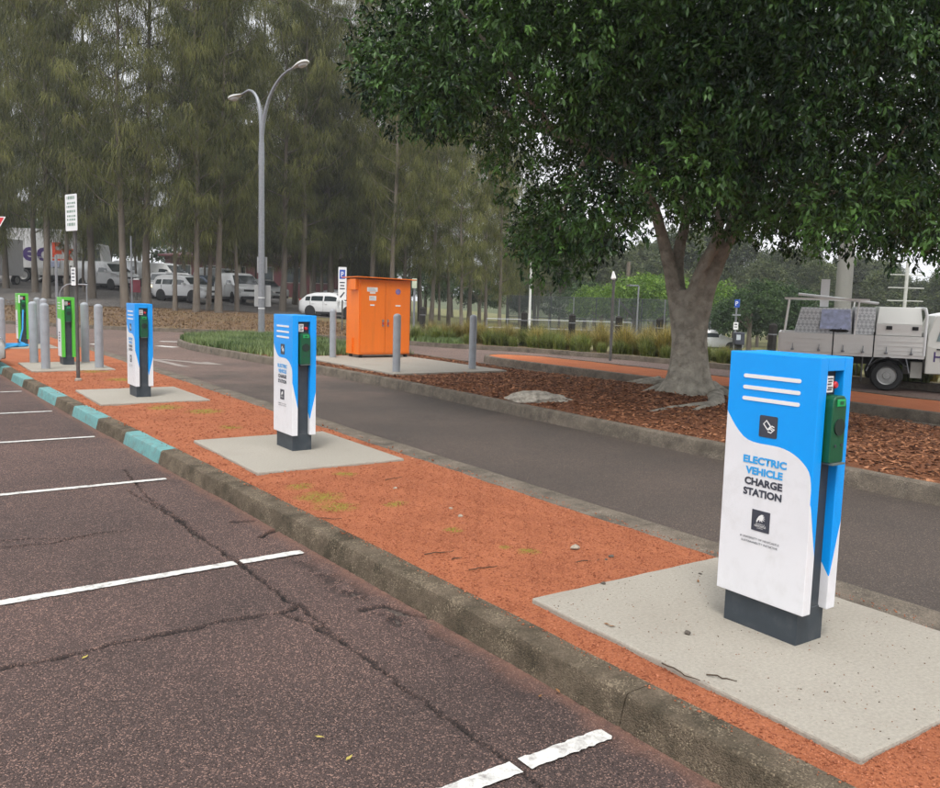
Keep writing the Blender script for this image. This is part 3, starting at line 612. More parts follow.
# ------------------------------------------------------------------ charge stations
BW, BD, BH, BZ = 0.512, 0.26, 1.40, 0.1635
CURVE = [(0, .244), (.03, .262), (.065, .282), (.11, .304), (.16, .325), (.215, .343), (.273, .354), (.33, .359), (.399, .361), (.48, .361), (.56, .361), (.63, .362), (.69, .366), (.745, .372), (.797, .381), (.85, .393), (.897, .408), (.93, .421), (.957, .436), (.975, .455), (.985, .477), (.992, .50), (1.0, .56)]
CURVEG = [(0, .36), (.6, .36), (.68, .365), (.74, .38), (.78, .41), (.8, .45), (.81, .60), (.81, .99)]
TOPH = BH - BZ
def sp(s, t, side=-1, off=0.0):   # a point on the front (side -1) or back cover
    return (side * (BD / 2 + off), (0.5 - s) * BW * (-side), BH - t * TOPH)
def cover(side, curve, wrap, near_t, far_t, inner_x, green=False):
    """one thick half of the casing; colour field above the curve, white below"""
    bm = bmesh.new(); cache = {}
    def V(p):
        k = tuple(round(q, 5) for q in p)
        if k not in cache: cache[k] = bm.verts.new(p)
        return cache[k]
    def face(ps, mi):
        vs = []
        for p in ps:
            v = V(p)
            if v not in vs: vs.append(v)
        try: f = bm.faces.new(vs); f.material_index = mi
        except ValueError: pass
    S = lambda s, t: sp(s, t, side)
    cv = [S(s, t) for s, t in curve]
    if green:
        face([S(0, 0), S(1, 0), S(1, 1), S(.81, 1)] + cv[::-1], 0); face(cv + [S(.81, 1), S(0, 1)], 1)
    else:
        face([S(0, 0), S(1, 0)] + cv[::-1], 0); face(cv + [S(1, 1), S(0, 1)], 1)
    xi = inner_x; ye, yn = S(0, 0)[1], S(1, 0)[1]
    zt = lambda t: BH - t * TOPH
    I = lambda y, t: (xi, y, zt(t))
    a0, a1 = (curve[0][1], curve[-1][1])
    if green:
        for y, s in ((ye, 0), (yn, 1)): face([S(s, 0), I(y, 0), I(y, 1), S(s, 1)], 0)
        if True: pass
    else:
        face([S(1, 0), I(yn, 0), I(yn, near_t), S(1, a1)], 0); face([S(1, a1), I(yn, near_t), I(yn, 1), S(1, 1)], 1)
        face([S(0, 0), I(ye, 0), I(ye, far_t), S(0, a0)], 0); face([S(0, a0), I(ye, far_t), I(ye, 1), S(0, 1)], 1)
    face([S(0, 0), S(1, 0), I(yn, 0), I(ye, 0)], 0)
    face([S(0, 1), S(1, 1), I(yn, 1), I(ye, 1)], 0 if green else 1)
    tn = near_t + 0.05; tf = far_t
    if green: face([I(yn, 0), I(yn, 1), I(ye, 1), I(ye, 0)], 0)
    else: face([I(yn, 0), I(yn, near_t), I(ye, far_t), I(ye, 0)], 0); face([I(yn, near_t), I(yn, 1), I(ye, 1), I(ye, far_t)], 1)
    bmesh.ops.recalc_face_normals(bm, faces=bm.faces); me = bpy.data.meshes.new('cover'); bm.to_mesh(me); bm.free(); return me
def rounded(w, h, r, n=5):
    pts = []
    for cx_, cy_, a0 in ((w / 2 - r, h / 2 - r, 0), (-w / 2 + r, h / 2 - r, 90), (-w / 2 + r, -h / 2 + r, 180), (w / 2 - r, -h / 2 + r, 270)):
        for k in range(n + 1): a = R(a0 + 90 * k / n); pts.append((cx_ + r * math.cos(a), cy_ + r * math.sin(a)))
    return pts
def decal(name, poly, s, t, off, material, parent, thick=0.0015):   # flat print on the front cover, poly in metres (right, up)
    c_ = sp(s, t); mb = MB(); x0 = c_[0] - off
    mb.prism([(c_[1] - q[0], c_[2] + q[1]) for q in poly], 'x', x0 - thick, x0); return mb.build(name, material, parent)
def lettering(parent, s, t, w, h, txt, material, bold=0.006, off=0.002):
    c_ = sp(s, t, -1, off); return text_on('lettering', txt, w, h, c_, (0, -1, 0), (0, 0, 1), material, parent, bold)
def make_station(green=False):
    root = empty('charge_station'); col = GREENP if green else BLUEP
    cur = CURVEG if green else CURVE; xf, xb = -0.069, 0.063
    mb = MB(); mb.box((-BD / 2 + 0.021, -BW / 2 + 0.041, -0.003), (BD / 2 - 0.029, BW / 2 - 0.041, BZ + 0.012)); mb.build('plinth', CHAR, root, bevel=0.004)
    f = link('front_cover', cover(-1, cur, 0, .78, .244, xf, green), root, bevel=0.005); f.data.materials.append(col); f.data.materials.append(WHITEP)
    b = link('back_cover', cover(1, [(0, .63), (1, .244)] if not green else CURVEG, 0, .244, .87, xb, green), root, bevel=0.005); b.data.materials.append(col); b.data.materials.append(WHITEP)
    mb = MB(); mb.box((xf + 0.001, -BW / 2 + 0.001, 1.336), (xb - 0.001, BW / 2 - 0.001, BH - 0.001)); mb.build('top_cap', col, root, bevel=0.003)
    mb = MB(); mb.box((xf + 0.002, -BW / 2 + 0.045, BZ - 0.02), (xb - 0.002, BW / 2 - 0.055, 1.337)); core = mb.build('core', CHAR, root)
    y0 = -BW / 2 + 0.030
    if True:   # socket outlet in the slot, with its switch and notice above
        mb = MB(); mb.prism([(-0.058, 0.905), (0.052, 0.905), (0.052, 1.17), (0.046, 1.205), (0.028, 1.222), (-0.034, 1.222), (-0.052, 1.205), (-0.058, 1.17)], 'y', y0 - 0.062, y0 + 0.02); so = mb.build('socket_outlet', SOCKG, root, bevel=0.006)
        mb = MB(); mb.lathe([(0.040, 0), (0.040, 0.006), (0.033, 0.007), (0.030, 0.002)], 24, 0, (0, y0 - 0.068, 1.075), 'y'); mb.build('socket_ring', mat('socket_black', (0.006, 0.02, 0.014), 0.5, 0.1), so)
        mb = MB(); mb.box((-0.032, y0 - 0.068, 1.172), (0.032, y0 - 0.0625, 1.206)); mb.build('latch', SOCKL, so, bevel=0.004)
        mb = MB(); mb.box((-0.014, y0 - 0.0695, 1.182), (0.014, y0 - 0.0683, 1.197)); mb.build('latch_slot', SOCKG, so)
        mb = MB(); mb.box((-0.05, y0 - 0.075, 0.896), (0.05, y0 - 0.002, 0.904)); mb.build('lip', mat('grey_lip', (0.12, 0.15, 0.14), 0.5, 0.05), so)
        for zz, xx in ((0.985, -0.022), (0.99, 0.026)):
            mb = MB(); mb.lathe([(0.007, 0), (0.007, 0.004)], 12, 0, (xx, y0 - 0.0665, zz), 'y'); mb.build('screw', CHAR, so)
        mb = MB(); mb.box((-0.060, y0 - 0.022, 1.236), (-0.010, y0 + 0.014, 1.312)); nb = mb.build('notice', WHITE, root)
        for i, zz in enumerate((1.298, 1.285, 1.272, 1.256, 1.246)):
            mb = MB(); mb.box((-0.055 + 0.004 * (i % 2), y0 - 0.0240, zz), (-0.016 - 0.005 * (i % 3), y0 - 0.0222, zz + 0.006)); mb.build('print_line', INK, nb)
        mb = MB(); mb.lathe([(0.017, 0.04), (0.017, 0.006), (0.012, 0)], 18, 0, (0.022, y0 - 0.021, 1.268), 'y'); mb.build('stop_button', RED, root)
    # three pressed bars at the top of the front
    for t in (.095, .141, .186):
        decal('louvre_bar', rounded(0.327, 0.019, 0.0093), .496, t, 0.0008, WHITE if not green else WHITEP, f, 0.002)
    if not green:
        ic = decal('tap_icon', rounded(0.103, 0.107, 0.008), .493, .289, 0.0005, INK, f, 0.0018)
        th = 0.0045
        def seg(p, q, par, w=th):
            d = Vector((q[0] - p[0], q[1] - p[1])); n_ = Vector((-d.y, d.x)).normalized() * w / 2; e = d.normalized() * w / 2
            poly = [(p[0] + n_.x - e.x, p[1] + n_.y - e.y), (q[0] + n_.x + e.x, q[1] + n_.y + e.y), (q[0] - n_.x + e.x, q[1] - n_.y + e.y), (p[0] - n_.x - e.x, p[1] - n_.y - e.y)]
            c_ = sp(.493, .289); mb.prism([(c_[1] - a[0], c_[2] + a[1]) for a in poly], 'x', c_[0] - 0.0042 - 0.0002 * random.random(), c_[0] - 0.0025)
        mb = MB()   # outline of a card and the hand holding it
        for p, q in [((-.026, .012), (-.010, .030)), ((-.010, .030), (.014, .004)), ((.014, .004), (-.002, -.014)), ((-.002, -.014), (-.026, .012)), ((.004, -.014), (.022, .006)), ((.022, .006), (.034, .002)), ((.002, -.024), (.018, -.028)), ((.018, -.028), (.036, -.010)), ((.008, -.008), (.026, -.016)), ((.014, -.002), (.030, -.008))]: seg(p, q, None)
        mb.build('tap_symbol', WHITE, ic)
        for txt, t, s, w, col_ in (('ELECTRIC', .431, .4785, .252, BLUEINK), ('VEHICLE', .475, .4775, .216, BLUEINK), ('CHARGE', .519, .478, .220, INK), ('STATION', .562, .474, .224, INK)):
            lettering(f, s, t, w, .0385, txt, col_, 0.045)
        lg = decal('emblem_plate', rounded(0.105, 0.105, 0.002, 1), .478, .673, 0.0005, INK, f, 0.0018)
        horse = [(-.024, -.006), (-.020, .008), (-.010, .024), (.004, .034), (.018, .034), (.010, .028), (.024, .026), (.012, .021), (.026, .016), (.012, .014), (.024, .005), (.008, .008), (.012, -.004), (.002, .004), (-.004, -.006), (-.006, .006), (-.014, .002), (-.018, -.008)]
        c_ = sp(.478, .673); mb = MB(); mb.prism([(c_[1] - a[0], c_[2] + a[1]) for a in horse], 'x', c_[0] - 0.0040, c_[0] - 0.0025); mb.build('emblem', WHITE, lg)
        text_on('lettering', 'THE UNIVERSITY OF', .052, .0055, (c_[0] - 0.0034, c_[1], c_[2] - 0.0155), (0, -1, 0), (0, 0, 1), WHITE, lg, 0.01)
        text_on('lettering', 'NEWCASTLE', .066, .0105, (c_[0] - 0.0034, c_[1], c_[2] - 0.026), (0, -1, 0), (0, 0, 1), WHITE, lg, 0.016)
        text_on('lettering', 'AUSTRALIA', .034, .0045, (c_[0] - 0.0034, c_[1], c_[2] - 0.0365), (0, -1, 0), (0, 0, 1), WHITE, lg, 0.008)
        lettering(f, .475, .750, .231, .0105, 'A UNIVERSITY OF NEWCASTLE', INK, 0.004); lettering(f, .4765, .7665, .2125, .0105, 'SUSTAINABILITY INITIATIVE', INK, 0.004)
    else:
        for s, t, w, h in ((.40, .60, .13, .03), (.38, .645, .10, .03), (.40, .69, .12, .03), (.38, .735, .11, .03)):
            decal('print_line', [(-w / 2, -h / 2), (w / 2, -h / 2), (w / 2, h / 2), (-w / 2, h / 2)], s, t, .0004, INK, f)
        mb = MB(); mb.box((xf - 0.045, -BW / 2 - 0.0028, 1.14), (xf - 0.008, -BW / 2 - 0.0004, 1.36)); mb.build('side_label', WHITE, f)
    return root
blue = make_station(); grn = make_station(True)
KN = [(1.612, 3.934), (-1.814, 8.682), (-5.006, 12.723)]
lab = ['blue and white charge station on the pad across the road from the big tree', 'blue and white charge station between two others of its kind, facing the bollards', 'blue and white charge station standing next to the tall parking sign pole']
for k, p in enumerate(KN):
    o = blue if k == 0 else copy_tree(blue); X, Y = to_world(*p); o.location = (X + BD / 2, Y + BW / 2, 0.0)
    tag(o, lab[k], 'charge station', 'charge stations along the median')
for k, (X, Y) in enumerate([(3.08, 19.39), (3.06, 26.06)]):
    o = grn if k == 0 else copy_tree(grn); o.location = (X + BD / 2 - 0.02, Y + BW / 2, 0.0)
    tag(o, ['green charge station hemmed in by four bollards behind the parking sign pole', 'green charge station with a blue cable plugged in'][k], 'charge station', 'charge stations along the median')

# ------------------------------------------------------------------ bollards
def bollard():
    root = empty('bollard'); mb = MB(); pr = [(0.083, -0.02), (0.083, 1.20)] + [(0.083 * math.cos(a), 1.20 + 0.07 * math.sin(a)) for a in (R(15), R(30), R(45), R(60), R(75), R(88))]
    mb.lathe(pr, 20); mb.build('post', GREYPAINT, root, smooth=True)
    mb = MB(); mb.lathe([(0.092, -0.02), (0.092, 0.004), (0.085, 0.012)], 20); mb.build('collar', CONC, root, smooth=False); return root
b0 = bollard(); first = True
BL = [((2.62, 18.54), 0), ((3.60, 18.51), 0), ((2.62, 20.1), 0), ((3.62, 20.05), 0), ((2.55, 25.2), 1), ((3.55, 25.25), 1), ((2.6, 26.75), 1), ((3.6, 26.75), 1), ((9.38, 19.80), 2), ((8.94, 15.76), 2), ((11.0, 15.92), 2)]
for (x, y), g in BL:
    o = b0 if first else copy_tree(b0); first = False; o.location = (x, y, 0.0 if g < 2 else 0.02); o.scale = (1, 1, 1.02 if g < 2 else 0.97)
    tag(o, ['grey steel bollard guarding the green charge station behind the parking sign', 'grey steel bollard around the green charge station with the cable', 'grey steel bollard on the pad of the orange cabinet'][g], 'bollard', ['bollards round the first green station', 'bollards round the second green station', 'bollards by the orange cabinet'][g])

# ------------------------------------------------------------------ tree island, its kerb, mulch and grass
ISL2 = [(8.12, -9), (8.10, 0), (8.05, 4.5), (8.04, 6.5), (8.05, 9.3), (8.12, 12), (8.16, 15), (8.08, 17.6), (7.92, 20.7), (7.68, 23.8), (7.58, 26.3), (7.85, 28.6), (8.6, 30.4), (9.8, 31.6), (11.2, 31.8), (12.3, 30.9), (12.8, 29), (12.75, 25), (12.55, 20), (12.45, 14), (12.5, 8), (12.45, 0), (12.4, -9)]
def densify(P, d=0.35, smooth_it=3):
    P = [np.array(p, float) for p in P]; out = []
    for a, b in zip(P[:-1], P[1:]):
        n = max(1, int(np.linalg.norm(b - a) / d)); out += [a + (b - a) * k / n for k in range(n)]
    out.append(P[-1]); out = np.array(out)
    for _ in range(smooth_it * 4): out[1:-1] = 0.25 * out[:-2] + 0.5 * out[1:-1] + 0.25 * out[2:]
    return out
p2 = densify(ISL2)
PROF2 = [(0.02, -0.3), (0.0, -0.17), (-0.02, -0.04), (-0.03, -0.012), (-0.05, 0.003), (-0.14, 0.006), (-0.15, -0.02), (-0.15, -0.3)]
kerb_run('kerb', p2, PROF2, [KERB2], [float(s) for s in np.arange(1.7, 90, 2.45)], seed=3.1)
def fill(name, loop, zf, material, cell=0.25):
    """a bed filling the inside of a closed loop: gridded polygon with the given height"""
    bm = bmesh.new(); vs = [bm.verts.new((p[0], p[1], 0)) for p in loop]; bm.faces.new(vs); bmesh.ops.triangulate(bm, faces=bm.faces)
    xs_ = [p[0] for p in loop]; ys_ = [p[1] for p in loop]
    for ax, lo, hi in ((0, min(xs_), max(xs_)), (1, min(ys_), max(ys_))):
        k = math.floor(lo / cell) * cell
        while k < hi:
            no = [0, 0, 0]; no[ax] = 1; co = [0, 0, 0]; co[ax] = k
            bmesh.ops.bisect_plane(bm, geom=list(bm.verts) + list(bm.edges) + list(bm.faces), plane_co=co, plane_no=no); k += cell
    for v in bm.verts: v.co.z = zf(v.co.x, v.co.y)
    bmesh.ops.recalc_face_normals(bm, faces=bm.faces)
    if sum(f.normal.z for f in bm.faces) < 0: bmesh.ops.reverse_faces(bm, faces=bm.faces)
    me = bpy.data.meshes.new(name); bm.to_mesh(me); bm.free(); me.materials.append(material); me.polygons.foreach_set('use_smooth', [True] * len(me.polygons)); return link(name, me)
TX, TY = 11.75, 10.35            # the big tree
def inset(loop, d):
    L = np.array(loop); t = np.roll(L, -1, 0) - np.roll(L, 1, 0); t[0] = L[1] - L[0]; t[-1] = L[-1] - L[-2]; t /= np.linalg.norm(t, axis=1)[:, None] + 1e-9
    return L + np.stack([t[:, 1], -t[:, 0]], -1) * d
def z_isl(x, y):
    m_ = math.exp(-((x - TX) ** 2 + (y - TY) ** 2) / 9.0) * 0.06
    bank = 0.05 * max(0, min(1, (x - 8.3) / 0.8)) * max(0, min(1, (12.3 - x) / 0.5)) * max(0, min(1, (15.0 - y) / 0.8))
    return -0.02 + m_ + bank + smooth_rand(x * 2.3 + y * 1.1, 2, 0.012) + smooth_rand(x * 5.1 - y * 4.3, 6, 0.006)
BARKM = moss_mat('bark_mulch', (0.065, 0.025, 0.012), (0.25, 0.10, 0.048), [(40, 40, .1)])
tag(fill('mulch_bed', inset(p2, 0.148), z_isl, BARKM), kind='structure')
pad(8.72, 15.4, 11.6, 20.4, -0.12, 0.022, seed=9)
CH = attr_mat('bark_chip', (0.06, 0.022, 0.011), (0.50, 0.23, 0.12), 0.9, spec=0.2)
n = 30000; x = 8.22 + 4.2 * rng.random(n); y = 2.5 + 18.5 * rng.random(n); keep = ~((x > 8.68) & (x < 11.64) & (y > 15.36) & (y < 20.45))
x, y = x[keep], y[keep]; z = np.array([z_isl(a, b) for a, b in zip(x, y)]) + 0.008
chips = grains('bark_chips', np.stack([x, y, z], -1), rng.gamma(4, 0.0030, len(x)) + 0.005, rng.random(len(x)) ** 1.6, [CH], 0.3, 1.9)
tag(chips, 'red brown bark chip mulch spread round the big tree', 'mulch', kind='stuff')
# pale flat rock at the kerb, dark clod on the mulch
def rock(px, py, z, sx, sy, sz_, label, material, rz=0):
    p = bp(px, py, z); bm = bmesh.new(); bmesh.ops.create_icosphere(bm, subdivisions=4, radius=1)
    for v in bm.verts:
        q = v.co.copy(); f = 1 + 0.10 * math.sin(q.x * 4 + 1) + 0.07 * math.sin(q.y * 7 + q.x * 3) + 0.05 * math.sin(q.z * 9 + q.x * 8) + 0.03 * math.sin(q.x * 19 + q.y * 17); v.co = Vector((q.x * sx * f, q.y * sy * f, q.z * sz_ * f))
    me = bpy.data.meshes.new('rock'); bm.to_mesh(me); bm.free(); me.materials.append(material); return tag(link('rock', me, loc=p, rz=rz), label, 'rock')
rock(538, 401, 0.0, 0.60, 0.30, 0.15, 'pale flat weathered rock set in the mulch at the kerb', mat('pale_rock', (0.40, 0.36, 0.30), 0.9, 0.35, 14, 0.9, 60, dirt=(0.10, 0.09, 0.07), dirt_amt=0.8, dirt_scale=9), R(125))
rock(568, 380.5, 0.03, 0.10, 0.07, 0.06, 'dark clod of earth on the bark mulch', STONE)

def blades(name, P, h, spread, wid, tone, material, segs=2, curl=0.5):
    """thin curved blades of grass, one tapering strip each"""
    n = len(P); a = rng.random(n) * 2 * math.pi; ln = rng.random(n) * spread; hh = h * (0.55 + 0.6 * rng.random(n)); V = np.zeros((n, 2 * segs + 1, 3)); dx, dy = np.cos(a), np.sin(a)
    for k in range(segs + 1):
        t = k / segs; out = ln * (t ** (1 + curl)); up = hh * (t - 0.35 * curl * t * t * (ln / max(spread, 1e-6)))
        cx_, cy_, cz_ = P[:, 0] + dx * out, P[:, 1] + dy * out, P[:, 2] + up; w = wid * (1 - t) * 0.5
        if k < segs:
            V[:, 2 * k] = np.stack([cx_ - dy * w, cy_ + dx * w, cz_], -1); V[:, 2 * k + 1] = np.stack([cx_ + dy * w, cy_ - dx * w, cz_], -1)
        else: V[:, 2 * k] = np.stack([cx_, cy_, cz_], -1)
    tri = []
    for k in range(segs - 1): tri += [(2 * k, 2 * k + 1, 2 * k + 3), (2 * k, 2 * k + 3, 2 * k + 2)]
    tri.append((2 * segs - 2, 2 * segs - 1, 2 * segs)); tri = np.array(tri); m_ = 2 * segs + 1
    Fc = (tri[None] + (np.arange(n) * m_)[:, None, None]).reshape(-1, 3); return np_mesh(name, V.reshape(-1, 3), Fc, np.repeat(tone, m_), [material])
GRASS = leaf_mat('low_green_cover', (0.05, 0.095, 0.025), (0.24, 0.31, 0.12), 0.2)
n = 30000; y = 20.8 + 10.8 * rng.random(n); x = 7.7 + 5.0 * rng.random(n)
lo = np.interp(y, [20.8, 23.8, 26.3, 28.6, 30.4, 31.7], [8.2, 7.9, 7.8, 8.05, 8.8, 10.5]); hi_ = np.interp(y, [20.8, 29, 30.9, 31.7], [12.4, 12.55, 12.1, 11.0])
keep = (x > lo) & (x < hi_) & ~((x > 8.65) & (x < 11.7) & (y < 20.9)) & ((y > 21.8) | (rng.random(n) < 0.3)); x, y = x[keep], y[keep]
tn = np.clip(0.5 + 0.35 * np.sin(x * 2.1) * np.cos(y * 1.3) + rng.normal(0, 0.25, len(x)), 0, 1)
g = link('ground_cover', blades('ground_cover', np.stack([x, y, np.full(len(x), -0.03)], -1), 0.24, 0.14, 0.035, tn, GRASS)); tag(g, 'low green ground cover growing round the lamp post island', 'ground cover', kind='stuff')

# third island: strip of orange gravel
ISL3 = [(13.85, -9), (13.85, 6), (13.85, 14), (13.8, 18), (13.85, 19.6), (14.2, 20.6), (15.0, 20.9), (15.7, 20.3), (15.95, 19), (16.0, 14), (16.05, 6), (16.1, -9)]
p3 = densify(ISL3); kerb_run('kerb', p3, PROF2, [KERB2], [float(s) for s in np.arange(2, 70, 2.5)], seed=4.4)
GRAV3 = moss_mat('orange_gravel', (0.38, 0.105, 0.04), (0.56, 0.19, 0.08), [(40, 40, .1)])
tag(fill('gravel_strip', inset(p3, 0.148), lambda x, y: -0.012 + smooth_rand(x * 3 + y * 2, 1, 0.008), GRAV3, 0.5), kind='structure')
# kerb along the verge
ths = np.arange(-0.9, 2.3, 0.012); pv = [(C0[0] + math.cos(t) * (edge_r(t) - 0.02), C0[1] + math.sin(t) * (edge_r(t) - 0.02)) for t in ths][::-1]
pv = densify(pv, 0.6, 2)
kerb_run('kerb', pv, [(0.02, -0.4), (0.0, -0.17), (-0.02, -0.05), (-0.05, -0.028), (-0.16, -0.024), (-0.17, -0.4)][::-1] if False else [(-0.17, -0.4), (-0.16, -0.03), (-0.05, -0.028), (-0.02, -0.05), (0.0, -0.17), (0.02, -0.4)], [KERB2], [float(s) for s in np.arange(3, 140, 3.0)], seed=5)
# road markings: turn arrow and broken give-way lines at the mouth of the cross road
ar = bp(180, 360, -0.18)
mb = MB(); zz = -0.175
mb.add([(5.55, 23.6, zz), (5.75, 23.6, zz), (5.95, 20.3, zz), (5.75, 20.3, zz)], [(0, 1, 2, 3)]); mb.add([(5.72, 22.7, zz + .002), (5.95, 22.7, zz + .002), (6.55, 21.45, zz + .002), (6.38, 21.3, zz + .002)], [(0, 1, 2, 3)]); mb.add([(6.2, 21.15, zz + .001), (6.75, 21.6, zz + .001), (6.85, 20.6, zz + .001)], [(0, 1, 2)])
mb.build('road_arrow', mat('worn_road_paint', (0.27, 0.235, 0.21), 0.8, 0.2, 12, 0.4, 110, dirt=(0.14, 0.11, 0.10), dirt_amt=0.9, dirt_scale=3), road)
def gw(pxa, pya, pxb, pyb, w): a, b = bp(pxa, pya, -0.18), bp(pxb, pyb, -0.18); paint_strip('road_marking', a[:2], b[:2], w, -0.174, road, seed=int(pxa), rag=0.01)
gw(182, 341, 238, 342.5, .35); gw(160, 341.5, 178, 342, .3); gw(158, 346, 176, 347.5, .3); gw(106, 323.5, 124, 324, .35); gw(92, 344, 100, 345, .25)

# ------------------------------------------------------------------ orange cabinet
cab = tag(empty('electrical_cabinet', (9.97, 19.53, 0.022)), 'tall orange steel electrical cabinet with double doors and sloping roof', 'cabinet')
mb = MB(); mb.box((0, 0.012, 0.08), (1.5, 0.72, 1.99)); mb.build('housing', ORANGE, cab, bevel=0.008)
mb = MB(); mb.hexa([(-0.10, -0.10, 2.035), (1.62, -0.10, 2.005), (1.62, 0.82, 1.992), (-0.10, 0.82, 2.022), (-0.10, -0.10, 2.06), (1.62, -0.10, 2.03), (1.62, 0.82, 2.017), (-0.10, 0.82, 2.047)]); mb.build('roof', ORANGE, cab, bevel=0.004)
for k, (a, b) in enumerate([(0.04, 0.738), (0.752, 1.46)]):
    mb = MB(); mb.box((a, -0.016, 0.12), (b, 0.010, 1.93)); d = mb.build('door', ORANGE, cab, bevel=0.004)
    hx = 0.655 if k == 0 else 0.80
    mb = MB(); mb.box((hx, -0.03, 0.80), (hx + 0.05, -0.0165, 0.98)); h = mb.build('handle', GALV, d, bevel=0.004)
    mb = MB(); mb.box((hx + 0.01, -0.05, 0.845), (hx + 0.04, -0.031, 0.915)); mb.build('lever', RED, h, bevel=0.004)
    for zz in (0.3, 1.0, 1.7):
        xx = 0.03 if k == 0 else 1.462; mb = MB(); mb.tube([(xx + 0.004, -0.012, zz), (xx + 0.004, -0.012, zz + 0.1)], 0.010, 8); mb.build('hinge', ORANGE, d)
    for (sx, sz_, w, h_) in ([(0.36, 1.74, .30, .11), (0.37, 1.655, .16, .04), (0.375, 1.52, .20, .12), (0.365, 1.345, .13, .035)] if k == 0 else [(1.115, 1.34, .15, .035)]):
        mb = MB(); mb.box((sx - w / 2, -0.0195, sz_ - h_ / 2), (sx + w / 2, -0.0165, sz_ + h_ / 2)); s = mb.build('notice', WHITE, d)
        if h_ > 0.05:
            for q in range(3): mb = MB(); mb.box((sx - w * .4, -0.0215, sz_ - h_ * .3 + q * h_ * .25), (sx + w * (.4 - .1 * q), -0.0198, sz_ - h_ * .3 + q * h_ * .25 + h_ * .09)); mb.build('print_line', mat('grey_print', (0.4, 0.4, 0.45), 0.6, 0.05), s)
    if k == 1:
        mb = MB(); mb.lathe([(0.075, -0.0205), (0.075, -0.0165)], 20, 0, (1.11, 0, 1.70), 'y'); mb.build('round_sticker', mat('violet_sticker', (0.22, 0.16, 0.38), 0.5, 0.3, 25), d)
mb = MB(); mb.box((-0.085, 0.06, 1.72), (-0.001, 0.40, 2.0)); mb.build('meter_box', ORANGE, cab, bevel=0.01)
mb = MB(); mb.box((-0.05, 0.30, 0.12), (-0.001, 0.34, 0.5)); mb.build('conduit_cover', ORANGE, cab)
for x in (0.06, 1.38):
    for y in (0.05, 0.6): mb = MB(); mb.box((x, y, -0.003), (x + 0.07, y + 0.07, 0.082)); mb.build('foot', BLACK, cab)
for (x0, y0, x1, y1) in ((10.3, 18.3, 11.1, 18.33), (11.2, 17.6, 11.9, 17.63), (11.2, 17.63, 11.23, 18.6)):
    pass
# ------------------------------------------------------------------ poles, signs
def sign_post(name, x, y, z, h, r, label, cat, material=GALV, group=None):
    root = tag(empty(name, (x, y, z)), label, cat, group); mb = MB(); mb.tube([(0, 0, -0.2), (0, 0, h)], r, 12); mb.build('pole', material, root, smooth=False); return root
def plate(root, name, c_, w, h, ang, material, t=0.004, r=0.02):
    mb = MB(); mb.prism(rounded(w, h, min(r, w / 3)), 'y', -t / 2, t / 2); o = mb.build(name, material, root, (c_[0], c_[1], c_[2]), ang); return o
def words(par, txt, w, h, x, z, material, yoff=-0.004, bold=0.012): return text_on('lettering', txt, w, h, (x, yoff, z), (1, 0, 0), (0, 0, 1), material, par, bold)
GREENINK = mat('green_print', (0.02, 0.22, 0.07), 0.5, 0.05)
sg = sign_post('parking_sign', 2.82, 16.31, -0.03, 3.22, 0.032, 'tall grey pole with a white parking notice and small plate below', 'sign', DARKSTEEL)
pl = plate(sg, 'notice_plate', (-0.06, -0.05, 2.92), 0.42, 0.62, R(-74), WHITE)
def bars(par, rows, material, y=-0.004):
    for (x, z, w, h) in rows: mb = MB(); mb.box((x - w / 2, y - .001, z - h / 2), (x + w / 2, y, z + h / 2)); mb.build('print_line', material, par)
bars(pl, [(x - .13 + .052 * i, z, .030 if (i * 7 + int(z * 100)) % 5 else .016, h) for z, h, x in ((.25, .055, 0), (.16, .032, .01), (.10, .032, -.01), (.02, .04, 0), (-.06, .032, .01), (-.12, .032, 0), (-.20, .05, .0)) for i in range(6)], mat('faded_green_print', (0.10, 0.22, 0.15), 0.6, 0.1))
pl = plate(sg, 'small_plate', (-0.05, -0.05, 1.83), 0.16, 0.31, R(-74), WHITE)
bars(pl, [(0, .11 - .06 * q, .1, .02) for q in range(4)], INK)
mb = MB(); mb.lathe([(0.06, 0), (0.06, 0.03), (0.04, 0.05)], 12); mb.build('footing', CONC, sg, (0, 0, 0.005))

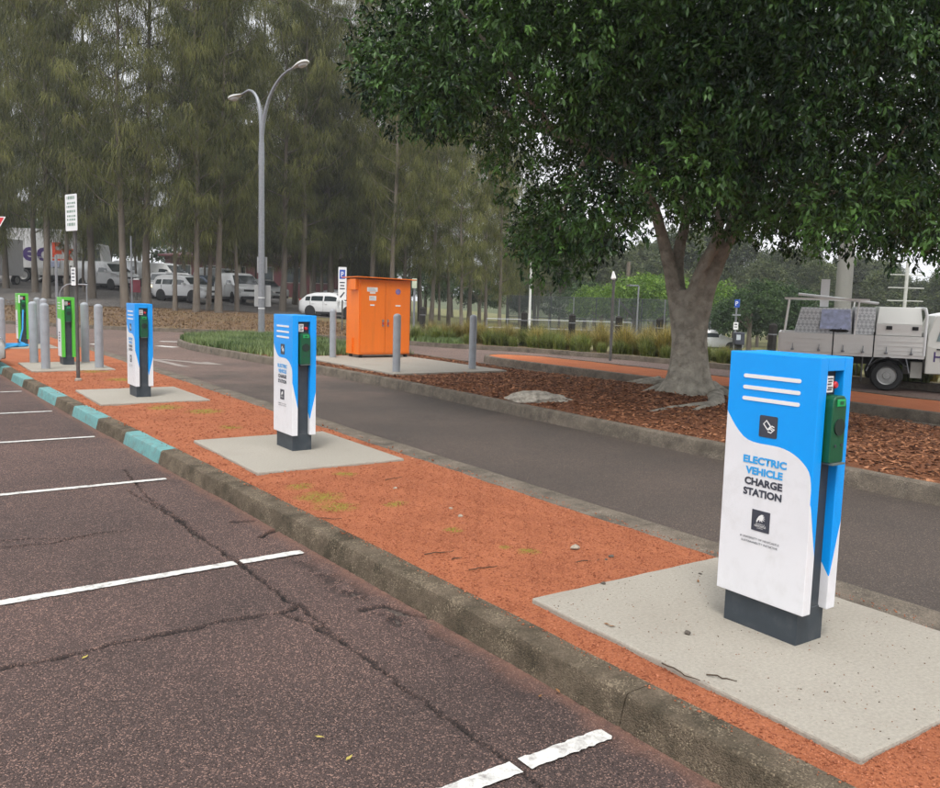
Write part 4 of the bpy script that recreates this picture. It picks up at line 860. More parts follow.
lp = tag(empty('street_lamp', (11.75, 31.0, -0.03)), 'tall grey street lamp with two curved arms behind the green island', 'street lamp')
mb = MB(); mb.tube([(0, 0, -0.1), (0, 0, 0.9), (0, 0, 6.3)], [0.13, 0.12, 0.105], 14); mb.build('lower_pole', GALV, lp, smooth=True)
mb = MB(); mb.tube([(0, 0, 6.3), (0, 0, 7.1)], [0.116, 0.10], 14); mb.build('upper_pole', GALV, lp, smooth=True)
mb = MB(); mb.lathe([(0.2, 0), (0.2, 0.03), (0.15, 0.06)], 14); mb.build('base_plate', GALV, lp)
rt = np.array([RT[0], RT[1], 0]); rt /= np.linalg.norm(rt); fwd = np.array([FW[0], FW[1], 0]); fwd /= np.linalg.norm(fwd)
def lampdir(a, b): return rt * a + fwd * b
for side, tip, top in ((1, lampdir(1.42, -0.9), 9.55), (-1, lampdir(-0.95, 0.75), 9.05)):
    pts = [];
    for k in range(11):
        t = k / 10
        if side > 0: pos = tip * (t ** 1.9) * 0.95; z = 6.95 + (top - 6.95) * (1 - (1 - t) ** 1.6)
        else: pos = tip * (t ** 2.2); z = 6.95 + (top - 6.95) * (1 - (1 - min(1, t * 1.12)) ** 2.2) - max(0, t - 0.8) * 0.6
        pts.append((pos[0], pos[1], z))
    mb = MB(); mb.tube(pts, [0.085 - 0.05 * k / 10 for k in range(11)], 10); arm = mb.build('arm', GALV, lp, smooth=True)
    e = np.array(pts[-1]); d = np.array(pts[-1]) - np.array(pts[-2]); d /= np.linalg.norm(d); a = math.atan2(d[1], d[0])
    hd = MB()
    prof = [(-0.05, 0.05), (0.1, 0.10), (0.3, 0.16), (0.5, 0.175), (0.64, 0.14), (0.70, 0.06)]; v = []; f = []
    for (x, w) in prof:
        for (yy_, zz) in ((-1, 0), (-0.8, 0.55), (0, 0.75), (0.8, 0.55), (1, 0), (0.7, -0.25), (-0.7, -0.25)): v.append((x, yy_ * w, zz * w * 0.85))
    for i in range(len(prof) - 1):
        for k in range(7): f.append((i * 7 + k, i * 7 + (k + 1) % 7, (i + 1) * 7 + (k + 1) % 7, (i + 1) * 7 + k))
    f += [tuple(range(7)), tuple(range(35, 42))[::-1]]; hd.add(v, f)
    h = hd.build('lamp_head', mat('lamp_head_grey', (0.5, 0.5, 0.48), 0.5, 0.08), lp, tuple(e), a, smooth=True); h.rotation_euler = (0, -math.asin(max(-1, min(1, d[2]))) * (0.9 if side > 0 else 0.6), a)
    bm = bmesh.new(); bmesh.ops.create_uvsphere(bm, u_segments=14, v_segments=8, radius=0.15); bmesh.ops.scale(bm, vec=(1.35, 0.9, 0.5), verts=bm.verts); bmesh.ops.translate(bm, vec=(0.42, 0, -0.045), verts=bm.verts)
    me = bpy.data.meshes.new('lens'); bm.to_mesh(me); bm.free(); me.materials.append(LAMPG); me.polygons.foreach_set('use_smooth', [True] * len(me.polygons)); link('lens', me, h)
va = math.atan2(rt[1], rt[0])
plate(lp, 'sign_back', (-0.02 * rt[0] + fwd[0] * 0.16, fwd[1] * 0.16, 2.65), 0.38, 0.6, va, mat('sign_back_grey', (0.33, 0.33, 0.33), 0.5, 0.06)); plate(lp, 'sign_back', (fwd[0] * 0.17, fwd[1] * 0.17, 1.5), 0.62, 0.80, va, MATS['sign_back_grey'])
for zz in (1.02, 1.42): mb = MB(); mb.lathe([(0.128, 0), (0.128, 0.03)], 14); mb.build('strap', WHITE, lp, (0, 0, zz))

# bus or parking panel by the cabinet
p = hit(342, 331); sg = sign_post('parking_sign', p[0], p[1], p[2], 2.6, 0.035, 'slim sign with a blue P panel behind the orange cabinet', 'sign', DARKSTEEL)
D = np.hypot(p[0], p[1]); k = D / F_PX
pl = plate(sg, 'sign_panel', (-fwd[0] * 0.05, -fwd[1] * 0.05, 2.05 * k / k), 8 * k, 32 * k, va, WHITE, 0.02); pl.location.z = CAM_H + (294 - 284) * k - p[2]
b = MB(); b.prism([(q[0], q[1] + 9 * k) for q in rounded(5.5 * k, 9 * k, 0.02)], 'y', -0.016, -0.012); pb = b.build('blue_field', BLUESIGN, pl); words(pb, 'P', 2.6 * k, 5 * k, 0, 9 * k, WHITE, -0.018)
bars(pl, [(0, (1 - 3.0 * q) * k, (5 - q % 2) * k, 1.2 * k) for q in range(3)], INK, -0.0115)
mb = MB(); mb.add([(-2.4 * k, -.0125, -13 * k), (-1.2 * k, -.0125, -14 * k), (2.6 * k, -.0125, -8.6 * k), (1.6 * k, -.0125, -8 * k)], [(0, 1, 2, 3)]); mb.build('arrow_print', INK, pl)
p = hit(352, 334); sg = sign_post('small_notice', p[0], p[1], p[2], 1.25, 0.03, 'small green notice on a short dark post beside the cabinet', 'sign', DARKSTEEL)
D = np.hypot(p[0], p[1]); k = D / F_PX; pl = plate(sg, 'green_plate', (-rt[0] * .06 - fwd[0] * .04, -rt[1] * .06 - fwd[1] * .04, CAM_H + (294.5 - 311) * k - p[2]), 5 * k, 7.5 * k, va, mat('pale_green_sign', (0.22, 0.55, 0.32), 0.5, 0.08)); bars(pl, [(0, 1.2 * k, 3 * k, .8 * k), (0, -.6 * k, 3 * k, .8 * k)], WHITE)
p = hit(413.5, 337); sg = sign_post('cable_post', p[0], p[1], p[2], 2.4, 0.045, 'grey post with a small box on top behind the orange cabinet', 'post', GALV); plate(sg, 'box', (-fwd[0] * .06, -fwd[1] * .06, 2.2), .2, .4, va, mat('pale_box', (0.5, 0.55, 0.42), 0.5, 0.05), 0.08)
def z_at(px, py, dist): return at(px, py, dist)[2]
def pole_px(name, px, ytop, dist, r, label, cat, material=GALV, r2=None):
    p = on_ground(px, dist); h = z_at(px, ytop, dist) - p[2]; root = tag(empty(name, tuple(p)), label, cat); mb = MB(); mb.tube([(0, 0, -0.3), (0, 0, h)], [r, r2 or r], 12); mb.build('pole', material, root, smooth=True); return root, h
rt_, h = pole_px('sign_pole', 613, 280, 26.6, 0.045, 'brown steel sign pole on the verge before the tussocks', 'pole', DARKSTEEL); mb = MB(); mb.tube([(0, 0, h), (-0.02, 0, h + 0.05), (-0.04, 0, h + 0.26)], [0.03, 0.085, 0.02], 10); mb.build('lamp_cap', WHITE, rt_)
rt_, h = pole_px('street_lamp', 638, 286, 62, 0.09, 'slim street lamp standing before the bright green tree', 'street lamp', GALV, 0.06); mb = MB(); mb.box((-0.9 * rt[0] - 0.05, -0.9 * rt[1] - 0.09, h - 0.02), (0.1, 0.1, h + 0.08)); mb.build('lamp_head', GALV, rt_)
pole_px('light_pole', 530, 262, 58, 0.10, 'white light pole rising into the hanging leaves', 'pole', WHITE, 0.07)
rt_, h = pole_px('utility_pole', 627, 262, 75, 0.16, 'timber utility pole behind the sign pole with a crossarm', 'utility pole', mat('old_timber', (0.16, 0.13, 0.10), 0.9, 0.2, 8)); mb = MB(); mb.box((-1.6, -0.06, h - 3.2), (0.3, 0.06, h - 3.05)); mb.build('crossarm', DARKSTEEL, rt_)
rt_, h = pole_px('concrete_column', 843, 215, 50, 0.42, 'thick pale concrete column rising behind the tray truck', 'column', mat('pale_column', (0.22, 0.215, 0.20), 0.8, 0.12, 1.5, 0.2, 20, streak=True), 0.40)
rt_, h = pole_px('utility_pole', 905, 262, 75, 0.13, 'grey utility pole with three crossarms behind the truck cab', 'utility pole', mat('pole_grey', (0.5, 0.5, 0.47), 0.7, 0.1))
for dz in (1.0, 2.0, 3.0):
    mb = MB(); c_ = rt * 1.4; mb.tube([(-c_[0], -c_[1], h - dz), (c_[0], c_[1], h - dz)], 0.045, 6); arm = mb.build('crossarm', MATS['pole_grey'], rt_)
# parking sign at the right with its plates
p = on_ground(737, 33); k = 33 / F_PX; sg = sign_post('parking_sign', p[0], p[1], p[2], 3.0, 0.035, 'blue parking sign with small plates near the white car', 'sign', GALV)
def zz_(py, px=737): return z_at(px, py, 33) - p[2]
sg.children[0].scale.z = (zz_(302) + 0.2) / 3.2
pl = plate(sg, 'blue_plate', (-fwd[0] * .05, -fwd[1] * .05, zz_(303.5)), 5 * k, 7.5 * k, va, BLUESIGN); words(pl, 'P', 2.4 * k, 4 * k, -.3 * k, 0, WHITE)
plate(sg, 'crossbar', (-fwd[0] * .05, -fwd[1] * .05, zz_(315)), 8 * k, 1.6 * k, va, GALV, 0.03); pl = plate(sg, 'white_plate', (-fwd[0] * .05, -fwd[1] * .05, zz_(326)), 4.5 * k, 7 * k, va, WHITE); bars(pl, [(0, 1.5 * k, 2.5 * k, 1.2 * k), (0, -1 * k, 2.8 * k, .8 * k)], INK)
p = on_ground(741, 31); bn = tag(empty('ticket_machine', tuple(p)), 'dark parking ticket machine with pale buttons by the parking sign', 'ticket machine')
mb = MB(); mb.box((-0.1, -0.1, -0.1), (0.1, 0.1, 0.55)); mb.build('pedestal', BLACK, bn); mb = MB(); mb.box((-0.17, -0.15, 0.55), (0.17, 0.15, 0.98)); bx_ = mb.build('housing', INK, bn, bevel=0.02); mb = MB(); mb.box((-0.12, -0.156, 0.72), (0.02, -0.151, 0.9)); mb.build('screen', mat('pale_screen', (0.5, 0.55, 0.6), 0.4), bx_)
bn.rotation_euler.z = va
# give way sign just at the left edge
p = on_ground(-14, 34); k = 34 / F_PX; h = z_at(-14, 216, 34) - p[2]; gwx = tag(empty('give_way_sign', tuple(p), va), 'red and white give way triangle at the edge of the grove', 'sign')
mb = MB(); mb.tube([(0, 0, -0.2), (0, 0, h)], 0.035, 10); mb.build('pole', GALV, gwx)
def tri_(s): return [(-s, s * .56), (s, s * .56), (0, -s * 1.1)]
sz0 = 20 * k
for nm, s, y, m_ in (('white_border', sz0, -0.045, WHITE), ('red_border', sz0 * .93, -0.05, mat('sign_red', (0.62, 0.03, 0.04), 0.45, 0.05)), ('white_centre', sz0 * .62, -0.055, WHITE)):
    mb = MB(); mb.prism(tri_(s), 'y', y, y + 0.004); mb.build(nm, m_, gwx, (0, 0, h - sz0 * .58))
# galvanised post and hoop behind the green station
p = on_ground(57, 32); h = z_at(57, 255, 32) - p[2]; sg = sign_post('steel_post', p[0], p[1], p[2], h, 0.045, 'bare galvanised post behind the first green station', 'post', GALV)
p = on_ground(60, 30.5); hz = z_at(60, 284, 30.5) - p[2]; hp = tag(empty('pipe_hoop', tuple(p), va), 'bent galvanised pipe hoop behind the first green station', 'railing')
mb = MB(); pts = [(0, 0, -0.2), (0, 0, hz - 0.35)] + [(0.35 - 0.35 * math.cos(a), 0, hz - 0.35 + 0.35 * math.sin(a)) for a in (R(20), R(45), R(70), R(90))] + [(0.9, 0, hz)]; mb.tube(pts, 0.025, 8); mb.build('pipe', GALV, hp, smooth=True); mb = MB(); mb.tube([(0.86, 0, -0.2), (0.86, 0, hz)], 0.024, 8); mb.build('leg', GALV, hp)
# charging cable lying at the second green station
CABLE = mat('cyan_cable', (0.02, 0.30, 0.62), 0.5, 0.1); mb = MB(); pts = [(3.17, 26.09, 1.03), (3.14, 25.95, 0.80), (3.12, 25.9, 0.45), (3.02, 25.75, 0.12)]
for k in range(30): a = k / 30 * 6 * math.pi; r = 0.30 - 0.004 * k; pts.append((2.85 + math.cos(a) * r * 1.2, 25.55 + math.sin(a) * r, 0.024 + 0.018 * (k // 10)))
pts += [(2.6, 24.8, 0.02), (2.35, 23.8, -0.01), (2.2, 22.5, -0.005), (2.1, 21.6, 0.05), (2.03, 20.9, 0.35), (1.98, 20.6, 0.55)]
mb.tube(pts, 0.022, 8); tag(mb.build('charging_cable', CABLE, smooth=True), 'blue charging cable coiled at the green station and leading to a car', 'cable')

# ------------------------------------------------------------------ vehicles
def wheel_meshes(r, w):
    mb = MB(); mb.lathe([(r * .62, -w / 2), (r * .9, -w / 2), (r, -w * .33), (r, w * .33), (r * .9, w / 2), (r * .62, w / 2)], 22, 0, (0, 0, 0), 'y', False); ty = mb.mesh('tyre', True); ty.materials.append(BLACK)
    mb = MB(); mb.lathe([(r * .64, -w * .36), (r * .60, -w * .44), (r * .50, -w * .34), (r * .28, -w * .30), (r * .22, -w * .46), (r * .02, -w * .46)], 22, 0, (0, 0, 0), 'y')
    for k in range(8): a = 2 * math.pi * k / 8; mb.box((math.cos(a) * r * .39 - r * .05, -w * .40, math.sin(a) * r * .39 - r * .05), (math.cos(a) * r * .39 + r * .05, -w * .31, math.sin(a) * r * .39 + r * .05))
    rm = mb.mesh('rim', False); rm.materials.append(WHEELP); return ty, rm
def add_wheels(root, spots, r, w, name='wheel'):
    ty, rm = wheel_meshes(r, w)
    for (x, y) in spots:
        t = link(name, ty, root, (x, y, r), math.pi if y > 0 else 0); t['part'] = 'tyre'; link('rim', rm, t)
CARKIND = {
    # length, width, height, upper profile (x from nose, z), belt, side windows, roof start/end
    'suv': dict(L=4.5, W=1.82, prof=[(0, .62), (.06, .82), (.35, .97), (1.15, 1.06), (1.75, 1.52), (2.1, 1.63), (3.6, 1.66), (4.15, 1.56), (4.42, 1.05), (4.5, .75)], belt=1.03, win=[(1.62, 2.5), (2.6, 3.45), (3.55, 4.05)], ws=(1.15, 1.75), rw=(4.15, 4.42), r=.345, ax=(.88, 3.55), zb=.26),
    'hatch': dict(L=4.3, W=1.76, prof=[(0, .55), (.06, .72), (.4, .85), (1.05, .95), (1.8, 1.38), (2.2, 1.46), (3.2, 1.44), (3.75, 1.30), (4.2, .98), (4.3, .7)], belt=.92, win=[(1.62, 2.45), (2.55, 3.35), (3.42, 3.75)], ws=(1.05, 1.8), rw=(3.75, 4.2), r=.31, ax=(.82, 3.4), zb=.2),
    'van': dict(L=5.0, W=1.95, prof=[(0, .65), (.06, .95), (.3, 1.08), (.85, 1.18), (1.65, 1.82), (2.0, 1.95), (4.6, 1.98), (4.9, 1.9), (4.97, 1.1), (5.0, .7)], belt=1.15, win=[(1.3, 2.25)], ws=(.85, 1.65), rw=(4.9, 4.97), r=.33, ax=(.9, 3.9), zb=.26),
}
def make_car(kind, paint, name='parked_car', lights_on=False):
    K = CARKIND[kind]; root = empty(name); L_, W_ = K['L'], K['W']; px_ = [p[0] for p in K['prof']]; pz_ = [p[1] for p in K['prof']]; top = lambda x: float(np.interp(x, px_, pz_)); belt = K['belt']
    def hw(x): e = min(x, L_ - x) / L_; return W_ / 2 * (0.80 + 0.20 * min(1, e / 0.11) ** 0.5)
    def sec(x):
        h = hw(x); t = top(x); zb = K['zb'] + (0.10 if x < .15 or x > L_ - .15 else 0); b = min(belt, t - 0.02); tw = h - max(0, t - belt) * 0.26
        return [(-h * .93, zb), (-h, zb + .16), (-h, (zb + b) / 2 + .1), (-h * .97, b), (-tw, max(b + .005, t - .07)), (-tw * .82, t), (0, t + .015), (tw * .82, t), (tw, max(b + .005, t - .07)), (h * .97, b), (h, (zb + b) / 2 + .1), (h, zb + .16), (h * .93, zb)]
    xs_ = sorted(set(list(px_) + [K['ws'][0], K['ws'][1], .15, .3, .6, .9, 1.3, 1.6, 2.4, 2.8, 3.2, 3.6, 4.0] + ([4.3, 4.6] if L_ > 4.6 else []))); xs_ = [x for x in xs_ if 0 <= x <= L_]
    v = []; f = []; n = 13
    for x in xs_: v += [(-x, q[0], q[1]) for q in sec(x)]
    for i in range(len(xs_) - 1):
        for k in range(n): f.append((i * n + k, i * n + (k + 1) % n, (i + 1) * n + (k + 1) % n, (i + 1) * n + k))
    f += [tuple(range(n))[::-1], tuple(range((len(xs_) - 1) * n, len(xs_) * n))]
    mb = MB(); mb.add(v, f); body = mb.build('body', paint, root, smooth=False)
    for p_ in body.data.polygons: p_.use_smooth = True
    # glass set into the sides and ends
    for side in (-1, 1):
        for (a, b) in K['win']:
            m2 = MB(); up_, lo_ = [], []
            for k in range(7):
                x = a + (b - a) * k / 6; t = top(x) - 0.12; h = hw(x); z0 = belt + .03; z1 = max(z0 + .02, t); tw = lambda z: (h * .97 - (z - belt) * .28) + 0.012
                lo_.append((-x, side * tw(z0), z0)); up_.append((-x, side * tw(z1), z1))
            m2.add(lo_ + up_, [(k, k + 1, 8 + k, 7 + k) for k in range(6)]); m2.build('side_window', GLASS, root)
    for nm, (a, b) in (('windscreen', K['ws']), ('rear_window', K['rw'])):
        m2 = MB(); a2, b2 = a + (b - a) * .07, b - (b - a) * .07; vv = []
        for x in (a2, (a2 + b2) / 2, b2):
            t = top(x); h = (hw(x) - max(0, t - belt) * .26) * .86; sl = (top(b) - top(a)) / (b - a); nx, nz = (-sl, 1); ln_ = math.hypot(nx, nz); nx, nz = nx / ln_ * .022, nz / ln_ * .022
            vv += [(-(x + nx), -h, t + nz), (-(x + nx), 0, t + nz + .012), (-(x + nx), h, t + nz)]
        m2.add(vv, [(0, 1, 4, 3), (1, 2, 5, 4), (3, 4, 7, 6), (4, 5, 8, 7)]); m2.build(nm, GLASS, root)
    zl = top(.1) - .12
    for side in (-1, 1):
        m2 = MB(); m2.hexa([(.005, side * hw(0) * .55, zl - .08), (.005, side * hw(0) * .96, zl - .08), (-.28, side * (hw(.28) + .008), zl - .02), (-.28, side * hw(.28) * .7, zl - .02), (-.03, side * hw(0) * .55, zl + .06), (-.03, side * hw(0) * .98, zl + .06), (-.34, side * (hw(.3) + .008), zl + .10), (-.34, side * hw(.28) * .7, zl + .10)])
        m2.build('headlight', (HEADON if lights_on else LAMPG), root)
        m2 = MB(); m2.box((-L_ - .006, side * hw(L_) * .75 - .08, .85), (-L_ + .25, side * hw(L_) * .75 + .12 * side, 1.05)); m2.build('tail_light', REDLAMP, root)
        m2 = MB(); m2.box((-K['ws'][0] - .45, side * (W_ / 2 + .02), belt), (-K['ws'][0] - .30, side * (W_ / 2 + .20), belt + .14)); m2.build('mirror', paint, root, bevel=.02)
        for xx in K['win'][:2]:
            m2 = MB(); m2.box((-xx[1] + .06, side * W_ / 2, belt - .14), (-xx[1] + .22, side * (W_ / 2 + .022), belt - .11)); m2.build('door_handle', paint, root)
            m2 = MB(); m2.box((-xx[1] - .055, side * (W_ / 2 - .03), K['zb'] + .12), (-xx[1] - .047, side * (W_ / 2 + .004), belt)); m2.build('door_gap', BLACK, root)
    m2 = MB(); m2.box((.012, -W_ * .26, zl - .10), (-.10, W_ * .26, zl + .03)); m2.build('grille', BLACK, root, bevel=.02)
    m2 = MB(); m2.box((.022, -W_ * .36, .28), (-.30, W_ * .36, .45)); m2.build('bumper_intake', BLACK, root, bevel=.02)
    m2 = MB(); m2.box((.032, -.19, .47), (.0, .19, .57)); m2.build('number_plate', WHITE, root)
    for side in (-1, 1):
        for x in K['ax']: m2 = MB(); m2.lathe([(K['r'] * 1.16, -.02), (K['r'] * 1.16, .012)] if side > 0 else [(K['r'] * 1.16, -.012), (K['r'] * 1.16, .02)], 22, 0, (-x, side * W_ / 2, K['r'] + .02), 'y'); m2.build('wheel_arch', BLACK, root)
        m2 = MB(); m2.box((-K['ax'][1] + .4, side * (W_ / 2 - .03), K['zb'] - .02), (-K['ax'][0] - .4, side * (W_ / 2 + .012), K['zb'] + .12)); m2.build('sill', BLACK, root)
    add_wheels(root, [(-x, s * (W_ / 2 - .09)) for x in K['ax'] for s in (-1, 1)], K['r'], .22)
    if kind != 'van':
        for side in (-1, 1): m2 = MB(); m2.tube([(-2.0, side * .6, top(2.0) + .045), (-3.4, side * .6, top(3.3) + .045)], .02, 6); m2.build('roof_rail', DARKSTEEL, root)
    return root
HEADON = mat('lit_headlamp', (0.9, 0.8, 0.55), 0.2); _b = HEADON.node_tree.nodes['Principled BSDF']; _b.inputs['Emission Color'].default_value = (1, 0.78, 0.4, 1); _b.inputs['Emission Strength'].default_value = 2.2
protos = {}
def place_car(kind, paint, px, dist, head, label, cat='car', name=None, lights=False, z=None, group='cars in the far car park', xyz=None):
    key = (kind, paint.name, lights); nm = name or ('parked_van' if kind == 'van' else 'parked_car')
    if key not in protos: protos[key] = o = make_car(kind, paint, nm, lights)
    else: o = copy_tree(protos[key]); o.name = nm
    p = on_ground(px, dist) if xyz is None else np.array(xyz); hd = va + R(head)     # heading 0: to the right along the picture
    Lh = CARKIND[kind]['L'] / 2; o.location = (p[0] + math.cos(hd) * Lh, p[1] + math.sin(hd) * Lh, p[2] + (z if z is not None else 0.03)); o.rotation_euler.z = hd
    return tag(o, label, cat, group)
place_car('suv', CARW, 187, 56.5, -28, 'white car with dark windows parked side on behind the slim trunks')
place_car('suv', CARW, 163, 60.5, -70, 'white car with one headlight shining through the grove', lights=True)
place_car('van', CARW, 107, 68, -28, 'white van with black bumper parked left of the red notice', 'van')
place_car('van', CARW, 165, 73, -25, 'white van parked behind the car with the lit headlight', 'van')
place_car('van', CARW, 238, 60, -55, 'white van facing the verge beside the street lamp', 'van')
place_car('van', CARS, 139, 76, -30, 'silver van behind the red notice board', 'van')
place_car('hatch', CARD, 95, 76, -25, 'dark blue car behind the white van with the black bumper')
place_car('suv', CARS, 262, 66, -40, 'silver car beyond the street lamp among the trunks')
place_car('hatch', CARD, 207, 64, -30, 'dark blue car half hidden behind the parked white car')
place_car('hatch', CARW, 336, 52, -22, 'white car parked behind the slim blue P sign')
place_car('suv', CARS, 352, 60, -20, 'silver car behind the orange cabinet and the blue P sign')
place_car('hatch', CARW, 712, 60, -12, 'white car showing between the big trunk and the blue parking sign')
place_car('van', CARS, 222, 72, -30, 'silver van deep in the car park behind the grove', 'van')
place_car('hatch', CARW, 0, 0, 0, 'white electric car with its nose just over the kerb by the bollards', xyz=(2.04, 20.35, -0.16), z=0)
o = bpy.context.scene.objects
ec = [q for q in COL.objects if q.get('label', '').startswith('white electric car')][0]; ec.rotation_euler.z = 0; ec.location = (2.03, 20.32, -0.155); ec['group'] = 'cars in the parking lot'

# tray truck
CHK = None
def diamond_mat():
    mt = bpy.data.materials.new('diamond_plate'); mt.use_nodes = True; nt = mt.node_tree; b = nt.nodes['Principled BSDF']; L = nt.links.new
    tc = N(nt, 'ShaderNodeTexCoord'); mp = N(nt, 'ShaderNodeMapping'); mp.inputs['Rotation'].default_value = (0, R(45), 0); L(tc.outputs['Object'], mp.inputs[0])
    ch = N(nt, 'ShaderNodeTexChecker'); ch.inputs['Scale'].default_value = 16; L(mp.outputs[0], ch.inputs['Vector']); ch.inputs['Color1'].default_value = (0.75, 0.75, 0.76, 1); ch.inputs['Color2'].default_value = (0.50, 0.50, 0.52, 1)
    L(ch.outputs['Color'], b.inputs['Base Color']); b.inputs['Metallic'].default_value = 0.35; b.inputs['Roughness'].default_value = 0.42
    bu = N(nt, 'ShaderNodeBump'); bu.inputs['Strength'].default_value = 0.6; bu.inputs['Distance'].default_value = 0.01; L(ch.outputs['Fac'], bu.inputs['Height']); L(bu.outputs[0], b.inputs['Normal']); return mt
DIA = diamond_mat(); ALU = mat('tray_aluminium', (0.82, 0.81, 0.78), 0.42, 0.05, 3, 0.05, 40, metal=0.1, dirt=(0.62, 0.60, 0.56), dirt_amt=0.4, dirt_scale=3)
BLUEREFL = mat('blue_reflection', (0.40, 0.43, 0.60), 0.4, 0.25, 9, 0.4, 30); UPAINT = mat('cream_white_paint', (0.70, 0.69, 0.64), 0.3, 0.02, 3, coat=0.4)  # first colour imitates the bluish reflection on the toolbox plate
def make_ute(front=True):
    r = empty('tray_truck'); W2 = 0.92
    mb = MB(); mb.box((-2.28, -W2, 0.74), (0.72, W2, 0.80)); mb.build('tray_floor', ALU, r)
    for s in (-1, 1):
        for a, b in ((-2.28, -1.16), (-1.14, -.32), (-.30, .70)):
            mb = MB(); mb.box((a, s * W2 - .015, .80), (b, s * W2 + .02, 1.22)); sb = mb.build('side_board', ALU, r, bevel=.006)
            for k in range(3): mb = MB(); mb.box((a + .02, s * (W2 + .022) - .004, .90 + k * .1), (b - .02, s * (W2 + .022) + .004, .912 + k * .1)); mb.build('rib', ALU, sb)
            for q in (.25, .75):
                x = a + (b - a) * q; mb = MB(); mb.lathe([(.03, 0), (.035, .03), (.012, .05), (.008, .16)], 8, 0, (x, s * (W2 + .045), .82)); mb.build('latch', GALV, sb)
        for x in (-1.15, -.31): mb = MB(); mb.box((x - .012, s * W2 - .02, .74), (x + .012, s * W2 + .028, 1.30)); mb.build('stanchion', BLACK, r)
    mb = MB(); mb.box((-2.32, -W2, .80), (-2.28, W2, 1.22)); mb.build('tailboard', ALU, r, bevel=.006)
    mb = MB(); mb.box((.68, -W2, .80), (.72, W2, 1.32)); mb.build('headboard', ALU, r)
    mb = MB(); mb.tube([(.70, -W2, .8), (.70, -W2, 1.70), (.67, -W2 + .06, 1.84), (.67, W2 - .06, 1.84), (.70, W2, 1.70), (.70, W2, .8)], .032, 8); mb.build('headboard_hoop', WHITE, r, smooth=True)
    # canopy with leaning sides, toolbox behind it
    def slant(x0, x1, z0, zm, z1, wi, lead): return [(x0, -W2 + .04, z0), (x1, -W2 + .04, z0), (x1, W2 - .04, z0), (x0, W2 - .04, z0), (x0 + lead, -wi, z1), (x1, -wi, z1), (x1, wi, z1), (x0 + lead, wi, z1)]
    mb = MB(); mb.box((-.28, -W2 + .04, 1.225), (.64, W2 - .04, 1.48)); cn = mb.build('canopy_box', ALU, r, bevel=.01)
    mb = MB(); mb.hexa([(-.28, -W2 + .04, 1.482), (.64, -W2 + .04, 1.482), (.64, W2 - .04, 1.482), (-.28, W2 - .04, 1.482), (-.22, -.55, 1.86), (.62, -.55, 1.86), (.62, .55, 1.86), (-.22, .55, 1.86)]); mb.build('canopy_lid', UPAINT, cn, bevel=.012)
    for x in (-.08, .44): mb = MB(); mb.box((x, -W2 + .012, 1.36), (x + .12, -W2 + .039, 1.44)); mb.build('lid_latch', BLACK, cn, bevel=.008)
    mb = MB(); mb.hexa(slant(-.74, -.30, 1.225, 1.5, 1.84, .62, .02)); mb.build('end_panel', DIA, r, bevel=.006)
    mb = MB(); mb.hexa(slant(-1.98, -.78, 1.225, 1.5, 1.80, .60, .12)); tb = mb.build('toolbox', DIA, r, bevel=.006)
    mb = MB(); mb.hexa([(-1.45, -W2 + .03, 1.33), (-.80, -W2 + .03, 1.33), (-.80, -W2 + .045, 1.33), (-1.45, -W2 + .045, 1.33), (-1.42, -.62, 1.77), (-.82, -.62, 1.77), (-.82, -.60, 1.77), (-1.42, -.60, 1.77)]); mb.build('painted_reflection', BLUEREFL, tb)  # thin panel that paints a blue reflection onto the toolbox side
    mb = MB(); mb.tube([(-1.3, -.80, 1.27), (-1.0, -.84, 1.31), (-.82, -.82, 1.27)], [.04, .06, .03], 8); mb.build('strap_bundle', BLACK, tb)
    # ladder rack
    for x in (-2.2, -.72):
        for s in (-1, 1): mb = MB(); mb.tube([(x, s * (W2 - .03), 1.22), (x + .06, s * (W2 - .05), 1.98)], .018, 8); mb.build('rack_post', ALU, r)
    for s in (-1, 1): mb = MB(); mb.box((-2.24, s * (W2 - .05) - .025, 1.98), (-.45, s * (W2 - .05) + .025, 2.02)); mb.build('rack_rail', ALU, r)
    mb = MB(); mb.tube([(-1.95, -.70, 2.10), (-1.2, -.68, 2.03), (-.25, -.60, 1.93)], .03, 8); mb.build('pipe', WHITE, r)
    mb = MB(); mb.box((-1.47, -.3, 1.82), (-1.28, -.26, 2.46)); mb.build('white_board', WHITE, r)
    # underside
    for s in (-1, 1):
        mb = MB(); mb.box((-2.2, s * .38 - .04, .55), (1.3, s * .38 + .04, .70)); mb.build('chassis_rail', BLACK, r)
        mb = MB(); pts = [(.46 * math.cos(a), .36 + .46 * math.sin(a)) for a in [R(q) for q in (30, 60, 90, 120, 150)]]; pts += [(q[0] * .94, .36 + (q[1] - .36) * .94) for q in pts[::-1]]; mb.prism([(p[0], p[1] - .06) for p in pts], 'y', s * .86 - .13, s * .86 + .13); mb.build('mudguard', BLACK, r)
        mb = MB(); mb.box((-.52, s * .80 - .12, .18), (-.50, s * .80 + .12, .72)); mb.build('mud_flap', DARKSTEEL, r)
        for x0, x1 in ((-.30, -.42), (.36, .44)): mb = MB(); mb.tube([(x0, s * .9, .74), (x1, s * .9, .42)], .014, 6); mb.build('stay', GALV, r)
        mb = MB(); mb.box((.48, s * .62 - .12, .30), (.72, s * .62 + .12, .66)); mb.build('under_box', mat('cream_box', (0.42, 0.41, 0.37), 0.5, 0.1), r, bevel=.01)
    mb = MB(); mb.tube([(0, -.8, .36), (0, .8, .36)], .05, 8); mb.build('axle', BLACK, r)
    mb = MB(); mb.box((-1.7, -.3, .35), (-.9, .3, .62)); mb.build('spare_carrier', BLACK, r, bevel=.05)
